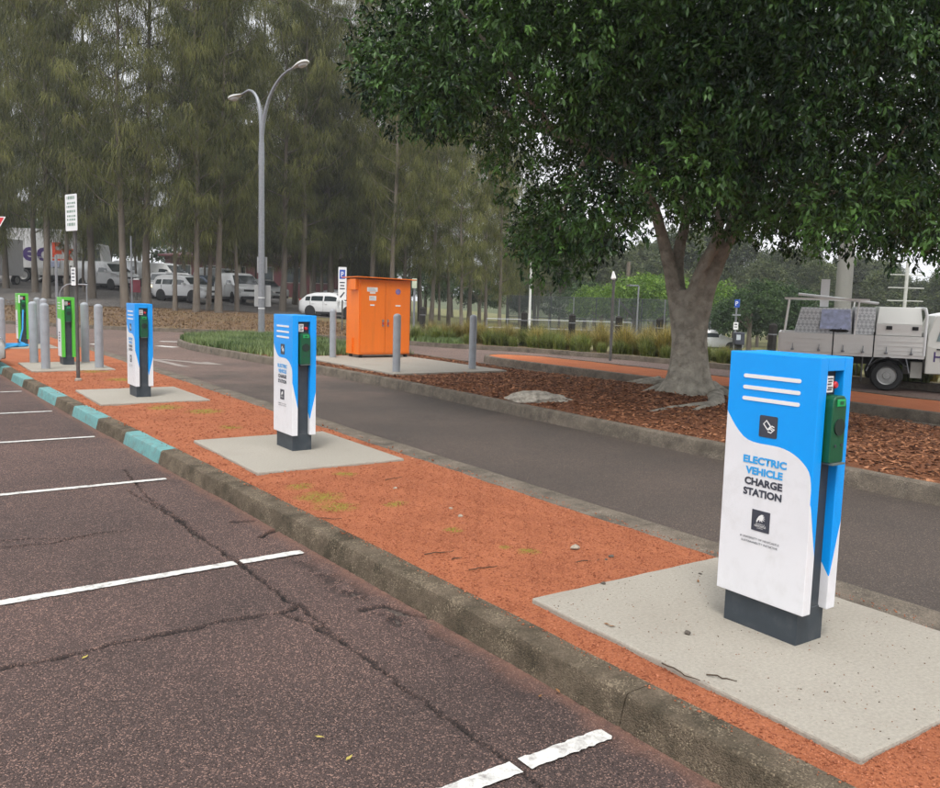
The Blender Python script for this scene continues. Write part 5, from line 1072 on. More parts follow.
    # cab
    prof = [(1.02, .42), (1.02, 1.02), (1.04, 1.30), (1.16, 1.70), (1.50, 1.78), (2.15, 1.76), (2.85, 1.14), (3.75, 1.04), (3.95, .85), (4.0, .42)]
    v = []; f = []; n = len(prof)
    for y, k in ((-.90, .02), (-.80, 0), (.80, 0), (.90, .02)):
        for (x, z) in prof: zz = z; yy_ = y * (1 - max(0, z - 1.06) * .16); v.append((x, yy_, z - (k if z > 1.2 else 0)))
    for i in range(3):
        for k in range(n): f.append((i * n + k, i * n + (k + 1) % n, (i + 1) * n + (k + 1) % n, (i + 1) * n + k))
    f += [tuple(range(n)), tuple(range(3 * n, 4 * n))[::-1]]; mb = MB(); mb.add(v, f); cbn = mb.build('cab', UPAINT, r, bevel=.02); cbn.location.x = -.27
    for s in (-1, 1):
        def Y(z): return s * (.905 * (1 - max(0, z - 1.06) * .16))
        mb = MB(); q = [(1.20, 1.14), (2.55, 1.14), (2.12, 1.62), (1.32, 1.62)]; mb.add([(x, Y(z), z) for x, z in q], [(0, 1, 2, 3)]); mb.build('side_window', mat('pale_car_glass', (0.16, 0.22, 0.22), 0.08, 0.05), cbn)
        mb = MB(); mb.box((1.22, s * .903, .95), (1.40, s * .925, .98)); mb.build('door_handle', BLACK, cbn)
        mb = MB(); mb.box((2.3, s * .92, 1.12), (2.42, s * 1.10, 1.32)); mb.build('mirror', BLACK, cbn)
        mb = MB(); mb.box((1.1, s * .86, .30), (2.7, s * .95, .36)); mb.build('side_step', BLACK, r)
    text_on('lettering', 'H', .16, .22, (1.25, -.9075, .80), (1, 0, 0), (0, 0, 1), mat('purple_print', (0.06, 0.03, 0.16), 0.5), cbn, .01)
    mb = MB(); mb.add([(2.20, -.74, 1.74), (2.82, -.80, 1.18), (2.82, .80, 1.18), (2.20, .74, 1.74)], [(0, 1, 2, 3)]); w = mb.build('windscreen', GLASS, cbn); w.location.z = .012
    add_wheels(r, [(0, -.80), (0, .80), (3.05, -.78), (3.05, .78)], .335, .24)
    return r
ute = make_ute(); a = math.atan2(-.82, .57); ute.rotation_euler.z = a
ute.location = (18.4 - math.sin(a) * .92, 10.4 + math.cos(a) * .92, -0.178); tag(ute, 'white tray truck with diamond plate toolbox and ladder rack on the far road', 'truck')
u2 = copy_tree(ute); p = on_ground(74, 71); u2.location = (p[0], p[1], p[2] + .03); u2.rotation_euler.z = va + R(15); tag(u2, 'grey and white tray truck parked beside the big delivery truck', 'truck')
for ch in list(u2.children):
    if ch.name.startswith(('white_board', 'pipe', 'strap')): bpy.data.objects.remove(ch)

# delivery truck with big letters
BOXW = mat('truck_box_white', (0.66, 0.66, 0.66), 0.45, 0.04, 2, dirt=(0.4, 0.39, 0.37), dirt_amt=0.4, dirt_scale=2)
p = on_ground(14, 75); dt = tag(empty('delivery_truck', (p[0], p[1], p[2] + .03), va + R(6)), 'long white delivery truck with large purple and orange letters', 'truck')
mb = MB(); mb.box((-8.0, -1.2, 1.05), (5.2, 1.25, 4.0)); bx_ = mb.build('cargo_box', BOXW, dt, bevel=.04)
k = 75 / F_PX; zc = z_at(25, 254, 75) - dt.location.z
text_on('lettering', 'Fed', 2.9, 1.5, (1.75, -1.215, zc + .18), (1, 0, 0), (0, 0, 1), mat('deep_purple_print', (0.05, 0.02, 0.14), 0.5), bx_, .03); text_on('lettering', 'Ex', 1.6, 1.45, (4.15, -1.215, zc + .16), (1, 0, 0), (0, 0, 1), mat('orange_red_print', (0.75, 0.07, 0.02), 0.5), bx_, .03)
for x0, x1 in ((-8.0, 4.7),): mb = MB(); mb.box((x0 + .1, -.9, .75), (x1 - .1, .9, 1.04)); mb.build('chassis', BLACK, dt)
mb = MB(); mb.box((-2.5, -1.22, .45), (.2, -1.18, .95)); mb.build('side_guard', GALV, dt)
mb = MB(); mb.hexa([(5.4, -1.15, .5), (7.2, -1.15, .5), (7.2, 1.15, .5), (5.4, 1.15, .5), (5.4, -1.1, 3.0), (6.8, -1.1, 3.0), (6.8, 1.1, 3.0), (5.4, 1.1, 3.0)]); cb_ = mb.build('cab', BOXW, dt, bevel=.08); mb = MB(); mb.add([(5.6, -1.16, 1.7), (6.85, -1.16, 1.7), (6.72, -1.13, 2.6), (5.6, -1.13, 2.6)], [(0, 1, 2, 3)]); mb.build('side_window', GLASS, cb_)
add_wheels(dt, [(x, s * 1.05) for x in (-6.8, -5.7, 1.2, 2.3, 6.3) for s in (-1, 1)], .5, .28)
p = on_ground(-9, 70); vt = tag(empty('small_truck', (p[0], p[1], p[2] + .03), va + R(80)), 'white box van with yellow and red stripes parked before the delivery truck', 'truck')
mb = MB(); mb.box((-2.2, -1.0, .7), (2.2, 1.0, 3.3)); vb = mb.build('cargo_box', BOXW, vt, bevel=.04)
mb = MB(); mb.box((-2.215, -1.0, 1.0), (-2.202, -.72, 2.0)); mb.build('yellow_stripe', mat('reflective_yellow', (0.7, 0.5, 0.04), 0.4), vb); mb = MB(); mb.box((-2.215, -1.0, .72), (-2.202, -.72, .98)); mb.build('red_stripe', MATS['sign_red'], vb)
text_on('lettering', 'x', .5, .4, (-2.216, -.75, 2.75), (0, -1, 0), (0, 0, 1), MATS['orange_red_print'], vb, .02)
add_wheels(vt, [(x, s * .85) for x in (-1.4, 1.5) for s in (-1, 1)], .38, .24)

# far car park surface laid over the sloping ground
mb = MB(); v = []; f = []; cols = list(range(-80, 380, 10)); ds = [50.5, 53, 56, 60, 65, 70, 76, 84]
for i, px in enumerate(cols):
    for d in ds:
        dd = d + max(0, (110 - px)) * 0.02; q = on_ground(px, dd); v.append((q[0], q[1], q[2] + .03))
m_ = len(ds)
for i in range(len(cols) - 1):
    for j in range(m_ - 1): f.append((i * m_ + j, (i + 1) * m_ + j, (i + 1) * m_ + j + 1, i * m_ + j + 1))
mb.add(v, f); tag(mb.build('car_park', asphalt_mat('far_asphalt', (0.12, 0.11, 0.105), 0, (0.08, 0.075, 0.07), edge=False)), kind='structure')
# red notice board among the cars
p = hit(136, 301); nb = tag(empty('notice_board', tuple(p), va), 'dark red notice board on a short post among the trunks', 'sign'); k = np.hypot(p[0], p[1]) / F_PX
mb = MB(); mb.box((-.05, -.05, -.1), (.05, .05, z_at(136, 291, k * F_PX) - p[2])); mb.build('post', DARKSTEEL, nb); z0, z1 = z_at(136, 292.5, k * F_PX) - p[2], z_at(136, 280, k * F_PX) - p[2]
mb = MB(); mb.box((-4.7 * k, -.07, z0), (4.7 * k, -.03, z1)); bd = mb.build('board', mat('maroon_board', (0.17, 0.015, 0.03), 0.5, 0.1), nb); mb = MB(); mb.box((-1.5 * k, -.075, z1 + .01), (3.5 * k, -.035, z1 + 1.5 * k)); mb.build('white_cap', WHITE, bd)
pole_px('steel_post', 132, 236, 50, 0.05, 'slim steel pole rising before the trunks near the red board', 'post', GALV)

# maroon building behind the car park
p = on_ground(250, 92); bl = tag(empty('maroon_building', (p[0], p[1], p[2]), va + R(-4)), 'long low maroon building seen through the grove', 'building')
MAR = mat('maroon_cladding', (0.085, 0.016, 0.022), 0.6, 0.15, 2); mb = MB(); mb.box((-9, 0, -1), (9, 8, 3.3)); mb.build('wall', MAR, bl)
mb = MB(); mb.hexa([(-9.5, -.6, 3.32), (9.5, -.6, 3.32), (9.5, 8.5, 3.32), (-9.5, 8.5, 3.32), (-9.5, -.6, 3.5), (9.5, -.6, 3.5), (9.5, 8.5, 4.2), (-9.5, 8.5, 4.2)]); mb.build('roof', MAR, bl)
for k in range(6):
    x = -7.8 + k * 2.9; mb = MB(); mb.box((x, -.06, .9), (x + 1.6, -.02, 2.5)); fr = mb.build('window', mat('building_frame', (0.3, 0.28, 0.27), 0.5), bl); mb = MB(); mb.box((x + .08, -.075, .98), (x + 1.52, -.062, 2.42)); mb.build('pane', GLASS, fr)

# ------------------------------------------------------------------ tussock verge with its posts
TUSS = leaf_mat('tussock_blade', (0.09, 0.10, 0.022), (0.50, 0.38, 0.12), 0.25, obj_var=0.22)
TUSSG = leaf_mat('tussock_green', (0.06, 0.10, 0.02), (0.28, 0.30, 0.08), 0.25, obj_var=0.2)
def tuss(nb, h, sp_, material, flip=0.0):
    a = rng.random(nb) * 6.283; r = 0.20 * np.sqrt(rng.random(nb)); P = np.stack([np.cos(a) * r, np.sin(a) * r, np.full(nb, -.03)], -1)
    return blades('tussock', P, h, sp_, 0.03, np.clip(rng.normal(0.45, 0.28, nb), 0, 1), material, 4, 0.9)
tm = [tuss(620, 1.15, 1.05, TUSS), tuss(560, 1.05, 0.95, TUSS), tuss(520, 1.0, 0.95, TUSSG), tuss(350, 0.6, 0.5, TUSSG)]
k = 0
def verge_pt(px, s):
    d = ray(px, 300); d = d / math.hypot(d[0], d[1]); t = 10.0
    while ground_z(d[0] * t, d[1] * t) <= -0.17 and t < 80: t += .1
    q = d * (t + s); return (q[0], q[1], ground_z(q[0], q[1]))
for px in np.arange(432, 950, 13):
    for s, which in ((1.7, None), (3.0, None)):
        if s > 2 and random.random() < .35: continue
        if 607 < px < 622 and s < 2: continue
        q = verge_pt(px + random.uniform(-4, 4), s + random.uniform(-.3, .3)); mi = random.choice([0, 0, 1, 1, 2])
        o = link('grass_tussock', tm[mi], loc=q, rz=random.random() * 6); sc_ = random.uniform(.68, 1.12) * (.6 if px > 688 else 1); o.scale = (sc_ * 1.05, sc_ * 1.05, sc_ * random.uniform(.85, 1.02))
        tag(o, 'golden green grass tussock along the verge behind the roads', 'grass tussock', 'tussocks along the verge')
for px in np.arange(395, 945, 15):
    q = verge_pt(px + random.uniform(-6, 6), .7 + random.uniform(-.2, .3)); o = link('grass_clump', tm[3], loc=q, rz=random.random() * 6); o.scale = (random.uniform(.7, 1.2),) * 3
    tag(o, 'short green grass clump at the front of the tussock verge', 'grass clump', 'low clumps along the verge')
TIMB = mat('dark_timber_post', (0.022, 0.020, 0.018), 0.9, 0.3, 20, 0.4, 60)
for px, s in ((423, 3.6), (487, 2.6), (525, 2.2), (573, 2.2), (620, 2.2), (661, 2.2), (702, 2.2), (775, 2.2), (862, 2.2)):
    if px in (487, 702, 862): continue
    q = verge_pt(px, s); r_ = tag(empty('timber_post', q), 'dark square timber post standing among the tussocks', 'post', 'timber posts along the verge')
    mb = MB(); mb.box((-.085, -.085, -.2), (.085, .085, 1.2)); mb.hexa([(-.085, -.085, 1.2), (.085, -.085, 1.2), (.085, .085, 1.2), (-.085, .085, 1.2), (-.03, -.03, 1.26), (.03, -.03, 1.26), (.03, .03, 1.26), (-.03, .03, 1.26)]); mb.build('shaft', TIMB, r_); mb = MB(); mb.box((-.088, -.088, .92), (.088, .088, .95)); mb.build('band', GALV, r_)
# green strip left of the tussocks (short verge grass) as one cover
n = 16000; pxr = 378 + 80 * rng.random(n); P = []
for i in range(0, n, 8):
    q = verge_pt(pxr[i], .35 + 1.8 * random.random())
    for j in range(8): P.append((q[0] + random.gauss(0, .16), q[1] + random.gauss(0, .16), q[2] - .02))
P = np.array(P); g = link('verge_grass', blades('verge_grass', P, 0.26, .15, .035, np.clip(rng.normal(.5, .25, len(P)), 0, 1), GRASS)); tag(g, 'short green grass on the verge behind the orange cabinet', 'grass', kind='stuff')

LIT = leaf_mat('dry_litter', (0.07, 0.035, 0.018), (0.34, 0.22, 0.10), .15)
P = []
for i in range(2600):
    q = verge_pt(random.uniform(-10, 400), .3 + 11 * random.random())
    for j in range(7): P.append((q[0] + random.gauss(0, .22), q[1] + random.gauss(0, .22), q[2] - .02))
P = np.array(P); g = link('leaf_litter', blades('leaf_litter', P, 0.09, .22, .05, np.clip(rng.normal(.4, .3, len(P)), 0, 1), LIT)); tag(g, 'dry needle litter and dead grass under the grove', 'leaf litter', kind='stuff')

# chain wire court fence far behind the tussocks
fc = tag(empty('court_fence', tuple(on_ground(605, 62)), va + R(-8)), 'tall dark wire fence of a court beyond the tussocks', 'fence')
MESHM = mat('fence_wire', (0.06, 0.07, 0.075), 0.6, 0.1, metal=.3)
for k in range(10): mb = MB(); mb.tube([(-7 + k * 1.6, 0, -.3), (-7 + k * 1.6, 0, 3.0)], .04, 6); mb.build('post', GALV if k % 2 else MESHM, fc)
for z in (.1, 1.5, 3.0): mb = MB(); mb.tube([(-7, 0, z), (7.4, 0, z)], .025, 6); mb.build('rail', MESHM, fc)
mb = MB()
for k in range(190): x = -7 + k * .076; mb.add([(x - .011, 0.0, .1), (x + .011, 0, .1), (x + .011, 0, 3.0), (x - .011, 0, 3.0)], [(0, 1, 2, 3)])
for k in range(38): z = .1 + k * .076; mb.add([(-7, .008, z - .011), (7.4, .008, z - .011), (7.4, .008, z + .011), (-7, .008, z + .011)], [(0, 1, 2, 3)])
mb.build('wire_mesh', MESHM, fc)
hr = tag(empty('pipe_railing', tuple(on_ground(560, 50)), va), 'pale pipe railing behind the tussocks', 'railing')
for z in (.55, 1.05): mb = MB(); mb.tube([(-4.2, 0, z), (4.2, 0, z)], .025, 6); mb.build('rail', GALV, hr)
for k in range(8): mb = MB(); mb.tube([(-4.2 + k * 1.2, 0, -.2), (-4.2 + k * 1.2, 0, 1.05)], .025, 6); mb.build('post', GALV, hr)

# ------------------------------------------------------------------ the big fig tree
def project(P):
    d = np.asarray(P, float) - np.array([0, 0, CAM_H]); z = d @ FW; return 470 + F_PX * (d @ RT) / z, 394 - F_PX * (d @ UP) / z, z
BASE = bp(689, 396, 0.02); TD = math.hypot(BASE[0], BASE[1])
def tp(px, py, dd=0.0): return at(px, py, TD + dd)
BARK = mat('fig_bark', (0.34, 0.31, 0.255), 0.9, 0.28, 7, 0.9, 14, dirt=(0.10, 0.085, 0.062), dirt_amt=0.75, dirt_scale=4.5, detail=10, bdist=0.05)
fig = tag(empty('fig_tree', (0, 0, 0)), 'large spreading fig tree with dense dark leaves on the mulch island', 'tree')
mb = MB(); n = 40; rows = []
base0 = np.array([BASE[0], BASE[1]]); cv = tp(688, 285)[:2]
zs = [-.12, 0, .06, .13, .22, .34, .5, .7, .95, 1.25, 1.5, 1.7, 1.85]
for z in zs:
    t = max(0, z / 2.3); top_in = 1 - .35 * max(0, min(1, (z - 1.3) / .55)); c_ = base0 + (cv - base0) * t; ring = []
    for k in range(n):
        a = 2 * math.pi * k / n; fl = math.exp(-max(0, z) / .22); lob = 0.5 + 0.5 * math.sin(a * 5 + .8) * .7 + .25 * math.sin(a * 3 + 2); r_ = .285 + .085 * math.exp(-max(0, z) / .5) + fl * (.10 + .34 * max(0, lob)) + .012 * math.sin(a * 9 + z * 3) + .06 * max(0, t - .55) * (1 + abs(math.cos(a - va)))
        r_ *= top_in
        ring.append((c_[0] + math.cos(a) * r_, c_[1] + math.sin(a) * r_, z + .02))
    rows.append(ring)
v = [p for r_ in rows for p in r_]; f = [(i * n + k, i * n + (k + 1) % n, (i + 1) * n + (k + 1) % n, (i + 1) * n + k) for i in range(len(zs) - 1) for k in range(n)]; f += [tuple(range(n))[::-1], tuple(range((len(zs) - 1) * n, len(zs) * n))]
mb.add(v, f)
def limb(mb, pts, r0, r1, n=12, sub=4, wob=.015, ex=.8):
    P = [np.array(p) for p in pts]; Q = []
    for i in range(len(P) - 1):      # smooth curve through the points
        p0, p1, p2, p3 = P[max(0, i - 1)], P[i], P[i + 1], P[min(len(P) - 1, i + 2)]
        for k in range(sub):
            t = k / sub; Q.append(.5 * ((2 * p1) + (-p0 + p2) * t + (2 * p0 - 5 * p1 + 4 * p2 - p3) * t * t + (-p0 + 3 * p1 - 3 * p2 + p3) * t ** 3))
    Q.append(P[-1]); m_ = len(Q); mb.tube(Q, [(r0 + (r1 - r0) * (k / (m_ - 1)) ** ex) * (1 + smooth_rand(k * .9, r0 * 90, wob * 3)) for k in range(m_)], n); return Q
L1 = [tp(682, 335), tp(676, 300), tp(670, 268), tp(663, 240), tp(651, 200, -.3), tp(630, 166, -.6), tp(592, 149, -.9), tp(556, 134, -1.2), tp(518, 119, -1.4), tp(470, 92, -1.5)]
L2 = [tp(684, 325, .12), tp(678, 285, .2), tp(679, 250, .3), tp(689, 200, .4), tp(684, 130, .8), tp(678, 40, 1.2)]
R1 = [tp(694, 335), tp(702, 300), tp(714, 268), tp(729, 236), tp(745, 190, .5), tp(770, 130, 1.2), tp(800, 50, 2.0)]
R2 = [tp(690, 325, -.08), tp(695, 290, -.14), tp(704, 264, -.18), tp(717, 236, -.25), tp(722, 180, -.2), tp(716, 110, .2), tp(706, 30, .5)]
Q = limb(mb, L1, .20, .035, ex=.5); limb(mb, L2, .15, .05); limb(mb, R1, .235, .04); limb(mb, R2, .15, .04)
# surface roots snaking over the mulch
for pts, r0, r1 in (([(706, 385), (716, 396), (718, 404), (700, 407), (670, 410), (640, 416), (621, 419)], .15, .055), ([(714, 398), (712, 406), (694, 412), (684, 416)], .13, .05), ([(672, 386), (655, 391), (640, 395), (628, 399)], .16, .04), ([(668, 384), (648, 384), (632, 387), (615, 391)], .13, .03), ([(712, 388), (728, 396), (742, 408), (752, 420)], .15, .05), ([(660, 380), (640, 381), (622, 383)], .1, .03)):
    limb(mb, [bp(x, y, .06 - .10 * (k / (len(pts) - 1)) ** 2.5) for k, (x, y) in enumerate(pts)], r0, r1 * .6, 10, 4, .03)
trunk = mb.build('trunk', BARK, fig, smooth=True)
rm = trunk.modifiers.new('fuse', 'REMESH'); rm.mode = 'VOXEL'; rm.voxel_size = 0.028; rm.use_smooth_shade = True
sm = trunk.modifiers.new('soften', 'SMOOTH'); sm.iterations = 4; sm.factor = 0.5
for pts, r0, r1 in (([tp(760, 150, .3), tp(790, 203, -1.2), tp(835, 192, -1.6), tp(880, 162, -2), tp(912, 118, -2.4)], .032, .014), ([tp(835, 192, -1.6), tp(800, 178, -2), tp(780, 182, -2.3)], .016, .008),
                    ([tp(592, 149, -.9), tp(570, 190, -.4), tp(560, 230, 0)], .05, .02), ([tp(745, 190, .2), tp(800, 120, 2), tp(860, 60, 4)], .10, .04), ([tp(689, 200, .4), tp(620, 120, 2.4), tp(560, 50, 4.2)], .10, .04), ([tp(556, 134, -1.2), tp(500, 60, -2.6), tp(460, 10, -3)], .05, .02), ([tp(470, 92, -1.5), tp(430, 80, -1.5), tp(395, 60, -1.2)], .05, .015)):
    mb = MB(); limb(mb, pts, r0, r1, 8); mb.build('branch', BARK, fig, smooth=True)
YB = [(338, 20), (352, 95), (385, 126), (430, 140), (478, 142), (490, 185), (514, 225), (512, 268), (540, 283), (590, 276), (622, 244), (650, 236), (700, 222), (735, 236), (752, 258), (775, 274), (802, 246), (850, 246), (890, 252), (905, 274), (940, 262), (1200, 262)]
ybx, yby = [p[0] for p in YB], [p[1] for p in YB]
CC = np.array([BASE[0] + .2, BASE[1] - .1, 6.4]); lobes = []; random.seed(21)
LIMBS = [[project(p) for p in L1[3:9]], [project(p) for p in (tp(776, 200, -1.1), tp(790, 203, -1.2), tp(835, 192, -1.6), tp(880, 162, -2))]]
def ok_lobe(c_, r_, slack=.8):
    px, py, dz = project(c_); rp = r_ * F_PX / dz
    for LM in LIMBS:      # leaves keep clear of the big bare limbs
        for (ax, ay, az), (bx_, by_, bz) in zip(LM[:-1], LM[1:]):
            ex, ey = bx_ - ax, by_ - ay; t = max(0, min(1, ((px - ax) * ex + (py - ay) * ey) / (ex * ex + ey * ey)))
            if math.hypot(px - ax - t * ex, py - ay - t * ey) < rp * (.8 if LM is LIMBS[0] else .35) + 3 and dz < az + (bz - az) * t + r_ * .9: return False
    if px - rp * .85 < 352: return False
    for q in (-.7, 0, .7):
        if py + rp * slack * math.sqrt(1 - q * q) > np.interp(px + q * rp, ybx, yby): return False
    return True
tries = 0
while len(lobes) < 270 and tries < 60000:
    tries += 1; d = np.array([random.gauss(0, 1) for _ in range(3)]); d /= np.linalg.norm(d); rad = random.random() ** .35
    c_ = CC + d * rad * np.array([6.0, 6.0, 4.0]); r_ = random.uniform(.75, 1.25)
    if c_[2] < 2.6 + r_ * .8 or not ok_lobe(c_, r_): continue
    if any(np.linalg.norm(c_ - q[0]) < .41 * (r_ + q[1]) for q in lobes): continue
    lobes.append((c_, r_))
nbig = len(lobes); tries = 0
while len(lobes) < nbig + 130 and tries < 80000:      # small sprays that hang at the lower edge and fill the outline
    tries += 1; px = random.uniform(356, 1010); yb = np.interp(px, ybx, yby); py = yb - random.uniform(8, 70); a = random.uniform(-4.5, 3.0); c_ = tp(px, py, a); r_ = random.uniform(.28, .55)
    if np.hypot(c_[0] - CC[0], c_[1] - CC[1]) > 6.5 or not ok_lobe(c_, r_, .9): continue
    if any(np.linalg.norm(c_ - q[0]) < .6 * r_ for q in lobes): continue
    lobes.append((c_, r_))
def leaf_cloud(lobes, per_m2, leaf, wid, rgen, nleaf=9, droop=.35, shell=(.62, 1.0)):
    Ps, As, Ts = [], [], []
    for c_, r_ in lobes:
        nt_ = int(per_m2 * 4 * math.pi * r_ * r_ / nleaf); d = rgen.normal(size=(nt_, 3)); d /= np.linalg.norm(d, axis=1)[:, None]
        rr_ = r_ * (shell[0] + (shell[1] - shell[0]) * np.sqrt(rgen.random(nt_))) * (1 + .16 * np.sin(d[:, 0] * 7 + c_[0]) * np.sin(d[:, 1] * 6 + c_[1])); p = c_ + d * rr_[:, None]
        g = d * .8 + rgen.normal(0, .45, (nt_, 3)) + np.array([0, 0, -droop]); g /= np.linalg.norm(g, axis=1)[:, None]; tw = rgen.random(nt_) ** 1.5 * .6 + .24 * np.sin(c_[0] * 3 + c_[2] * 2 + c_[1])
        for k in range(nleaf):
            t = k / nleaf; q = p + g * (t * leaf * 2.2) + rgen.normal(0, leaf * .22, (nt_, 3)); a = g * .7 + rgen.normal(0, .62, (nt_, 3)) + np.array([0, 0, -droop]); a /= np.linalg.norm(a, axis=1)[:, None]
            Ps.append(q); As.append(a); Ts.append(np.clip(tw + .25 * rgen.random(nt_) + .12 * (t > .75), 0, 1))
    P, A, T = np.concatenate(Ps), np.concatenate(As), np.concatenate(Ts); n = len(P); upv = np.array([0, 0, 1.0]) + rgen.normal(0, .55, (n, 3)); S = np.cross(A, upv); S /= np.linalg.norm(S, axis=1)[:, None] + 1e-9; Nn = np.cross(S, A)
    L_ = leaf * (.7 + .6 * rgen.random(n))[:, None]; W_ = wid * (.75 + .5 * rgen.random(n))[:, None]
    V = np.stack([P, P + A * L_ * .5 + S * W_ * .5 + Nn * W_ * .18, P + A * L_ - Nn * L_ * .10, P + A * L_ * .5 - S * W_ * .5 + Nn * W_ * .18], 1)
    Fc = np.array([(0, 1, 2), (0, 2, 3)])[None] + (np.arange(n) * 4)[:, None, None]; return V.reshape(-1, 3), Fc.reshape(-1, 3), np.repeat(T, 4)
FIGL = leaf_mat('fig_leaf', (0.004, 0.020, 0.006), (0.110, 0.230, 0.046), 0.12, 0.40, 0.30, 0)
V, Fc, T = leaf_cloud(lobes, 128, .098, .041, np.random.default_rng(5))
print('fig lobes', nbig, len(lobes), 'leaves', len(Fc) // 2)
link('crown', np_mesh('crown', V, Fc, T, [FIGL]), fig)

# ------------------------------------------------------------------ casuarina grove
CBARK = mat('grey_brown_bark', (0.15, 0.125, 0.10), 0.95, 0.3, 3, 0.6, 14, streak=True, dirt=(0.07, 0.058, 0.045), dirt_amt=.7, dirt_scale=4)
CAS = leaf_mat('casuarina_needles', (0.018, 0.029, 0.012), (0.26, 0.265, 0.092), 0.4, 0.8, 0.15, 0.22)
def casuarina(seed, H_, nbr, r0, lean=.02, low=4.0, wide=2.9):
    g = np.random.default_rng(seed); mb = MB(); pts = []; la = g.random() * 6.28
    for k in range(9): t = k / 8; pts.append((math.cos(la) * lean * H_ * t + smooth_rand(t * 4, seed, .12), math.sin(la) * lean * H_ * t + smooth_rand(t * 4 + 2, seed, .12), -.3 + H_ * .97 * t))
    rad = [r0 * 1.35] + [r0 * (1 - .93 * (k / 8)) for k in range(1, 9)]; mb.tube(pts, rad, 9)
    C_ = []; P_ = np.array(pts)
    for i in range(nbr):
        z = low + (H_ * .98 - low) * ((i + g.random()) / nbr) ** .95; t = z / H_; b0 = np.array([np.interp(z, P_[:, 2], P_[:, 0]), np.interp(z, P_[:, 2], P_[:, 1]), z]); a = i * 2.4 + g.normal(0, .5)
        ln = wide * (.35 + .65 * math.sin(math.pi * min(1, (1 - t) * .85 + .12))) * (.7 + .6 * g.random()); up_ = .55 + .4 * g.random(); e = b0 + np.array([math.cos(a) * ln, math.sin(a) * ln, ln * up_]); mid = b0 + (e - b0) * .5 + np.array([0, 0, -.12 * ln])
        mb.tube([b0, mid, e], [.05 * (1 - t) + .02, .03, .010], 4, cap=False)
        for k in range(7): s = .25 + .8 * k / 6; q = b0 + (e - b0) * s + g.normal(0, .28, 3); C_.append((q, .5 + .45 * g.random(), g.random()))
    tr = mb.mesh('trunk', True); tr.materials.append(CBARK)
    ns = 47; n = len(C_) * ns; c_ = np.repeat(np.array([q[0] for q in C_]), ns, 0); rr_ = np.repeat(np.array([q[1] for q in C_]), ns); tn = np.repeat(np.array([q[2] for q in C_]), ns)
    d = g.normal(size=(n, 3)); d /= np.linalg.norm(d, axis=1)[:, None]; P = c_ + d * (rr_ * .8 * g.random(n) ** .45)[:, None] * np.array([1, 1, .75])
    A = d * .32 + np.array([0, 0, -.9]) + g.normal(0, .2, (n, 3)); A /= np.linalg.norm(A, axis=1)[:, None]; S = np.cross(A, g.normal(size=(n, 3))); S /= np.linalg.norm(S, axis=1)[:, None]
    ln = (rr_ * (.6 + .7 * g.random(n)))[:, None]; w = (.009 + .011 * g.random(n))[:, None]
    V = np.stack([P - S * w, P + S * w, P + A * ln], 1).reshape(-1, 3); Fc = np.arange(n * 3).reshape(-1, 3); T = np.clip(np.repeat(tn ** 1.3 * .8 + .25 * g.random(n), 3), 0, 1)
    return tr, np_mesh('foliage', V, Fc, T, [CAS])
cas = [casuarina(1, 21, 44, .17, .02, 3.6), casuarina(2, 24, 46, .20, .015, 4.2, 2.9), casuarina(3, 19, 40, .13, .04, 3.2, 2.5), casuarina(4, 26, 48, .23, .02, 4.6, 3.1), casuarina(9, 12, 40, .10, .03, 2.3, 2.2)]
def put_cas(p, kind, sc_, label, grp):
    root = tag(empty('casuarina_tree', (p[0], p[1], p[2] - .05), random.random() * 6.28), label, 'tree', grp); root.scale = (sc_, sc_, sc_ * random.uniform(.94, 1.06)); link('trunk', cas[kind][0], root); link('crown', cas[kind][1], root); return root
random.seed(5)
FRONT = [(18, 281, 3, 1.0), (47, 299, 1, 1.0), (66, 300, 2, 1.1), (124, 308, 1, 1.0), (147, 308, 3, .95), (174, 311, 2, .9), (197, 312, 1, .85), (210, 311, 0, .8), (219, 313, 3, .8), (238, 312, 2, .95), (283, 312, 1, .95), (303, 313, 3, .9), (314, 312, 0, .9), (321, 313, 2, .8)]
FL = ['thick casuarina tree standing before the lettered delivery truck', 'casuarina tree behind the far green charge station', 'casuarina tree behind the parking sign pole and pipe hoop', 'casuarina tree beside the slim steel pole, near the red board', 'stout casuarina tree just past the red notice board',
      'slim casuarina tree before the nose of the side on white car', 'casuarina tree before the doors of the side on white car', 'casuarina tree at the tail of the side on white car', 'stout casuarina tree in the clump beside the white van', 'slim casuarina tree before the white van by the street lamp',
      'casuarina tree just past the street lamp and its sign backs', 'stout casuarina tree in the clump by the bollards and white car', 'casuarina tree in the middle of the clump by the white car', 'slim casuarina tree at the end of the clump before the white car']
for (px, py, kd, s), lb_ in zip(FRONT, FL): put_cas(hit(px, py), kd, s, lb_, 'front row of the grove')
for px, dist in [(-20, 60), (6, 66), (35, 62), (92, 57), (60, 74), (185, 75), (228, 74), (262, 63), (295, 68), (330, 58), (345, 66), (240, 92), (310, 84), (372, 58), (365, 76)]:
    put_cas(on_ground(px, dist), random.randrange(4), random.uniform(.85, 1.15), 'olive casuarina tree deep in the grove behind the parked cars', 'trees deep in the grove')
for px, dist, s in [(-6, 66, .95), (84, 64, .95), (112, 78, 1.1), (136, 72, 1.0), (205, 70, .95), (232, 66, .9), (256, 74, 1.0), (285, 70, 1.0), (322, 66, .9), (352, 62, .9), (380, 60, .9)]: put_cas(on_ground(px, dist), 4, s, 'young casuarina tree with low hanging needles among the parked cars', 'young trees in the grove')
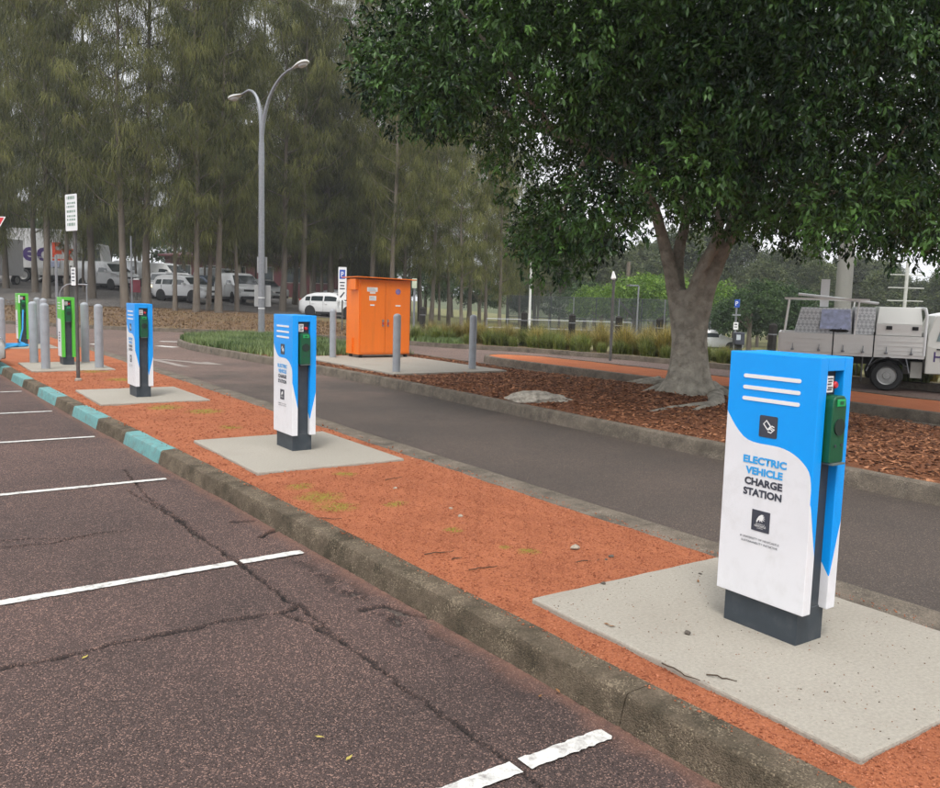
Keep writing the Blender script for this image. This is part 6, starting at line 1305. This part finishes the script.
for px, dist, s in [(392, 50, .72), (405, 56, .8), (420, 62, .85), (432, 54, .7), (448, 58, .75), (462, 50, .62), (470, 66, .75), (486, 60, .62), (500, 52, .5), (508, 66, .6), (520, 74, .6), (538, 80, .55), (440, 74, .85), (410, 76, .95), (480, 84, .75), (378, 64, .95)]:
    put_cas(on_ground(px, dist), random.randrange(4), s, 'slender casuarina tree in the belt right of the orange cabinet', 'belt of slender trees')

# ------------------------------------------------------------------ broadleaf trees beyond, hill behind
def broad(seed, H_, w, mat_, leaf=.26, nl=34, per=26):
    g = np.random.default_rng(seed); lb = []; mb = MB(); mb.tube([(0, 0, -.3), (.1, .05, H_ * .3), (.0, .1, H_ * .6)], [.22, .17, .08], 8)
    for i in range(nl):
        d = g.normal(size=3); d /= np.linalg.norm(d); d[2] = abs(d[2]) * 1.2 - .45; q = np.array([d[0] * w * .72, d[1] * w * .72, H_ * .58 + d[2] * H_ * .34]) * (1, 1, 1); r_ = (.22 + .16 * g.random()) * w * .8; lb.append((q, r_))
        if i % 4 == 0: mb.tube([(0, .08, H_ * .35), tuple(q * .6 + np.array([0, 0, H_ * .2])), tuple(q)], [.07, .045, .015], 5)
    V, Fc, T = leaf_cloud(lb, per, leaf, leaf * .55, g, 6, .2, (.45, 1.0)); tr = mb.mesh('trunk', True); tr.materials.append(CBARK); return tr, np_mesh('crown', V, Fc, T, [mat_])
BRIGHT = leaf_mat('bright_leaf', (0.07, 0.15, 0.015), (0.28, 0.44, 0.065), .3, .6, .3, .06); OLIVE = leaf_mat('gum_leaf', (0.035, 0.055, 0.02), (0.17, 0.20, 0.08), .25, .6, .3, .25); DEEP = leaf_mat('deep_leaf', (0.018, 0.045, 0.014), (0.085, 0.15, 0.04), .25, .6, .3, .12)
tb = {'bright': broad(31, 5.5, 3.2, BRIGHT, .20, 30, 34), 'olive': broad(32, 13, 4.6, OLIVE, .34, 46, 30), 'gum': broad(33, 16, 4.2, OLIVE, .34, 44, 28), 'deep': broad(34, 5.5, 3.0, DEEP, .22, 30, 30)}
def put_broad(kind, p, s, label, grp, name='broadleaf_tree'):
    root = tag(empty(name, (p[0], p[1], p[2] - .05), random.random() * 6.28), label, 'tree', grp); root.scale = (s * random.uniform(.92, 1.1), s * random.uniform(.92, 1.1), s); link('trunk', tb[kind][0], root); link('crown', tb[kind][1], root)
for px, dist, s in ((636, 68, 1.02), (664, 70, 1.12), (716, 72, 1.08), (602, 76, .9)): put_broad('bright', on_ground(px, dist), s, 'bright lime green tree behind the court fence and big trunk', 'bright green trees')
for px, dist, s in ((752, 58, .8), (772, 60, .95), (790, 62, .9), (806, 66, .9), (585, 84, 1.0), (738, 66, .75)): put_broad('deep', on_ground(px, dist), s, 'deep green bushy tree behind the tray truck', 'deep green trees')
for px, dist, s in [(-30, 104, 1.25), (20, 108, 1.4), (62, 102, 1.3), (100, 110, 1.45), (140, 106, 1.3), (180, 112, 1.4), (225, 114, 1.6), (262, 112, 1.6), (298, 110, 1.5), (330, 100, 1.2), (362, 92, 1.1), (395, 96, 1.2), (425, 92, 1.0), (452, 98, 1.15), (480, 94, 1.0), (508, 100, 1.1), (535, 96, .9)]: put_broad('deep', on_ground(px, dist), s, 'dark bushy tree filling the gap behind the casuarina trunks', 'dark trees behind the grove')
for px, dist, s in ((535, 92, .85), (560, 88, .7), (585, 100, .8), (615, 96, .75), (640, 110, .95), (675, 100, .9), (700, 112, 1.0), (735, 98, .85), (760, 92, .7), (790, 104, .75), (815, 96, .62), (850, 110, .72), (885, 100, .58), (918, 108, .62), (945, 98, .55), (985, 100, .6), (770, 120, .8), (870, 125, .75), (655, 125, 1.1), (550, 118, .9), (595, 128, 1.0)):
    put_broad(random.choice(['olive', 'gum']), on_ground(px, dist), s * (1.06 if 755 < px < 960 else 1), 'hazy grey green gum tree on the rise beyond the roads', 'gum trees on the rise', 'gum_tree')
mb = MB(); v = []; f = []; hp_ = list(range(420, 1320, 30)); rows_ = [(140, 0), (165, .35), (195, .8), (230, 1.0), (270, .75), (330, .1)]
for px in hp_:
    for d, k in rows_:
        a = ray(px, 300); a = a / math.hypot(a[0], a[1]); v.append((a[0] * d, a[1] * d, -2.2 + k * (7.5 + 2.5 * math.sin(px * .011) + 1.2 * math.sin(px * .037)) + (0 if k else -1)))
m_ = len(rows_)
for i in range(len(hp_) - 1):
    for j in range(m_ - 1): f.append((i * m_ + j, (i + 1) * m_ + j, (i + 1) * m_ + j + 1, i * m_ + j + 1))
mb.add(v, f); hl = tag(mb.build('hill', mat('wooded_hill', (0.07, 0.085, 0.035), .95, .4, .12, .5, 1.5), smooth=True), kind='structure')
HV = np.array(v).reshape(len(hp_), m_, 3)
for i in range(46):
    a = random.uniform(0, len(hp_) - 2); b = random.uniform(.8, 3.4); i0, j0 = int(a), int(b); q = HV[i0, j0] * (1 - a + i0) * (1 - b + j0) + HV[i0 + 1, j0] * (a - i0) * (1 - b + j0) + HV[i0, j0 + 1] * (1 - a + i0) * (b - j0) + HV[i0 + 1, j0 + 1] * (a - i0) * (b - j0)
    put_broad(random.choice(['olive', 'gum']), q, random.uniform(.5, .8), 'faint misty tree on the far wooded hill', 'trees on the far hill', 'hill_tree')

# overhead wire seen against the grove
pA, pB = at(300, 0, 40), at(375, 21, 34); mb = MB(); mb.tube([tuple(pA + (pB - pA) * t + np.array([0, 0, -.25 * 4 * t * (1 - t)])) for t in np.linspace(-1.5, 2.2, 14)], .012, 5); tag(mb.build('overhead_wire', DARKSTEEL), 'thin overhead wire crossing above the street lamp', 'wire')

# ------------------------------------------------------------------ misty air
hm = bpy.data.materials.new('misty_air'); hm.use_nodes = True; nt = hm.node_tree; nt.nodes.clear(); o_ = nt.nodes.new('ShaderNodeOutputMaterial'); pv_ = nt.nodes.new('ShaderNodeVolumePrincipled')
pv_.inputs['Color'].default_value = (0.92, 0.95, 1.0, 1); pv_.inputs['Density'].default_value = 0.0007; nt.links.new(pv_.outputs[0], o_.inputs['Volume'])
mb = MB(); mb.box((-420, -420, -9), (440, 440, 44)); tag(mb.build('haze', hm), 'thin pale mist filling the air', 'haze', kind='stuff')
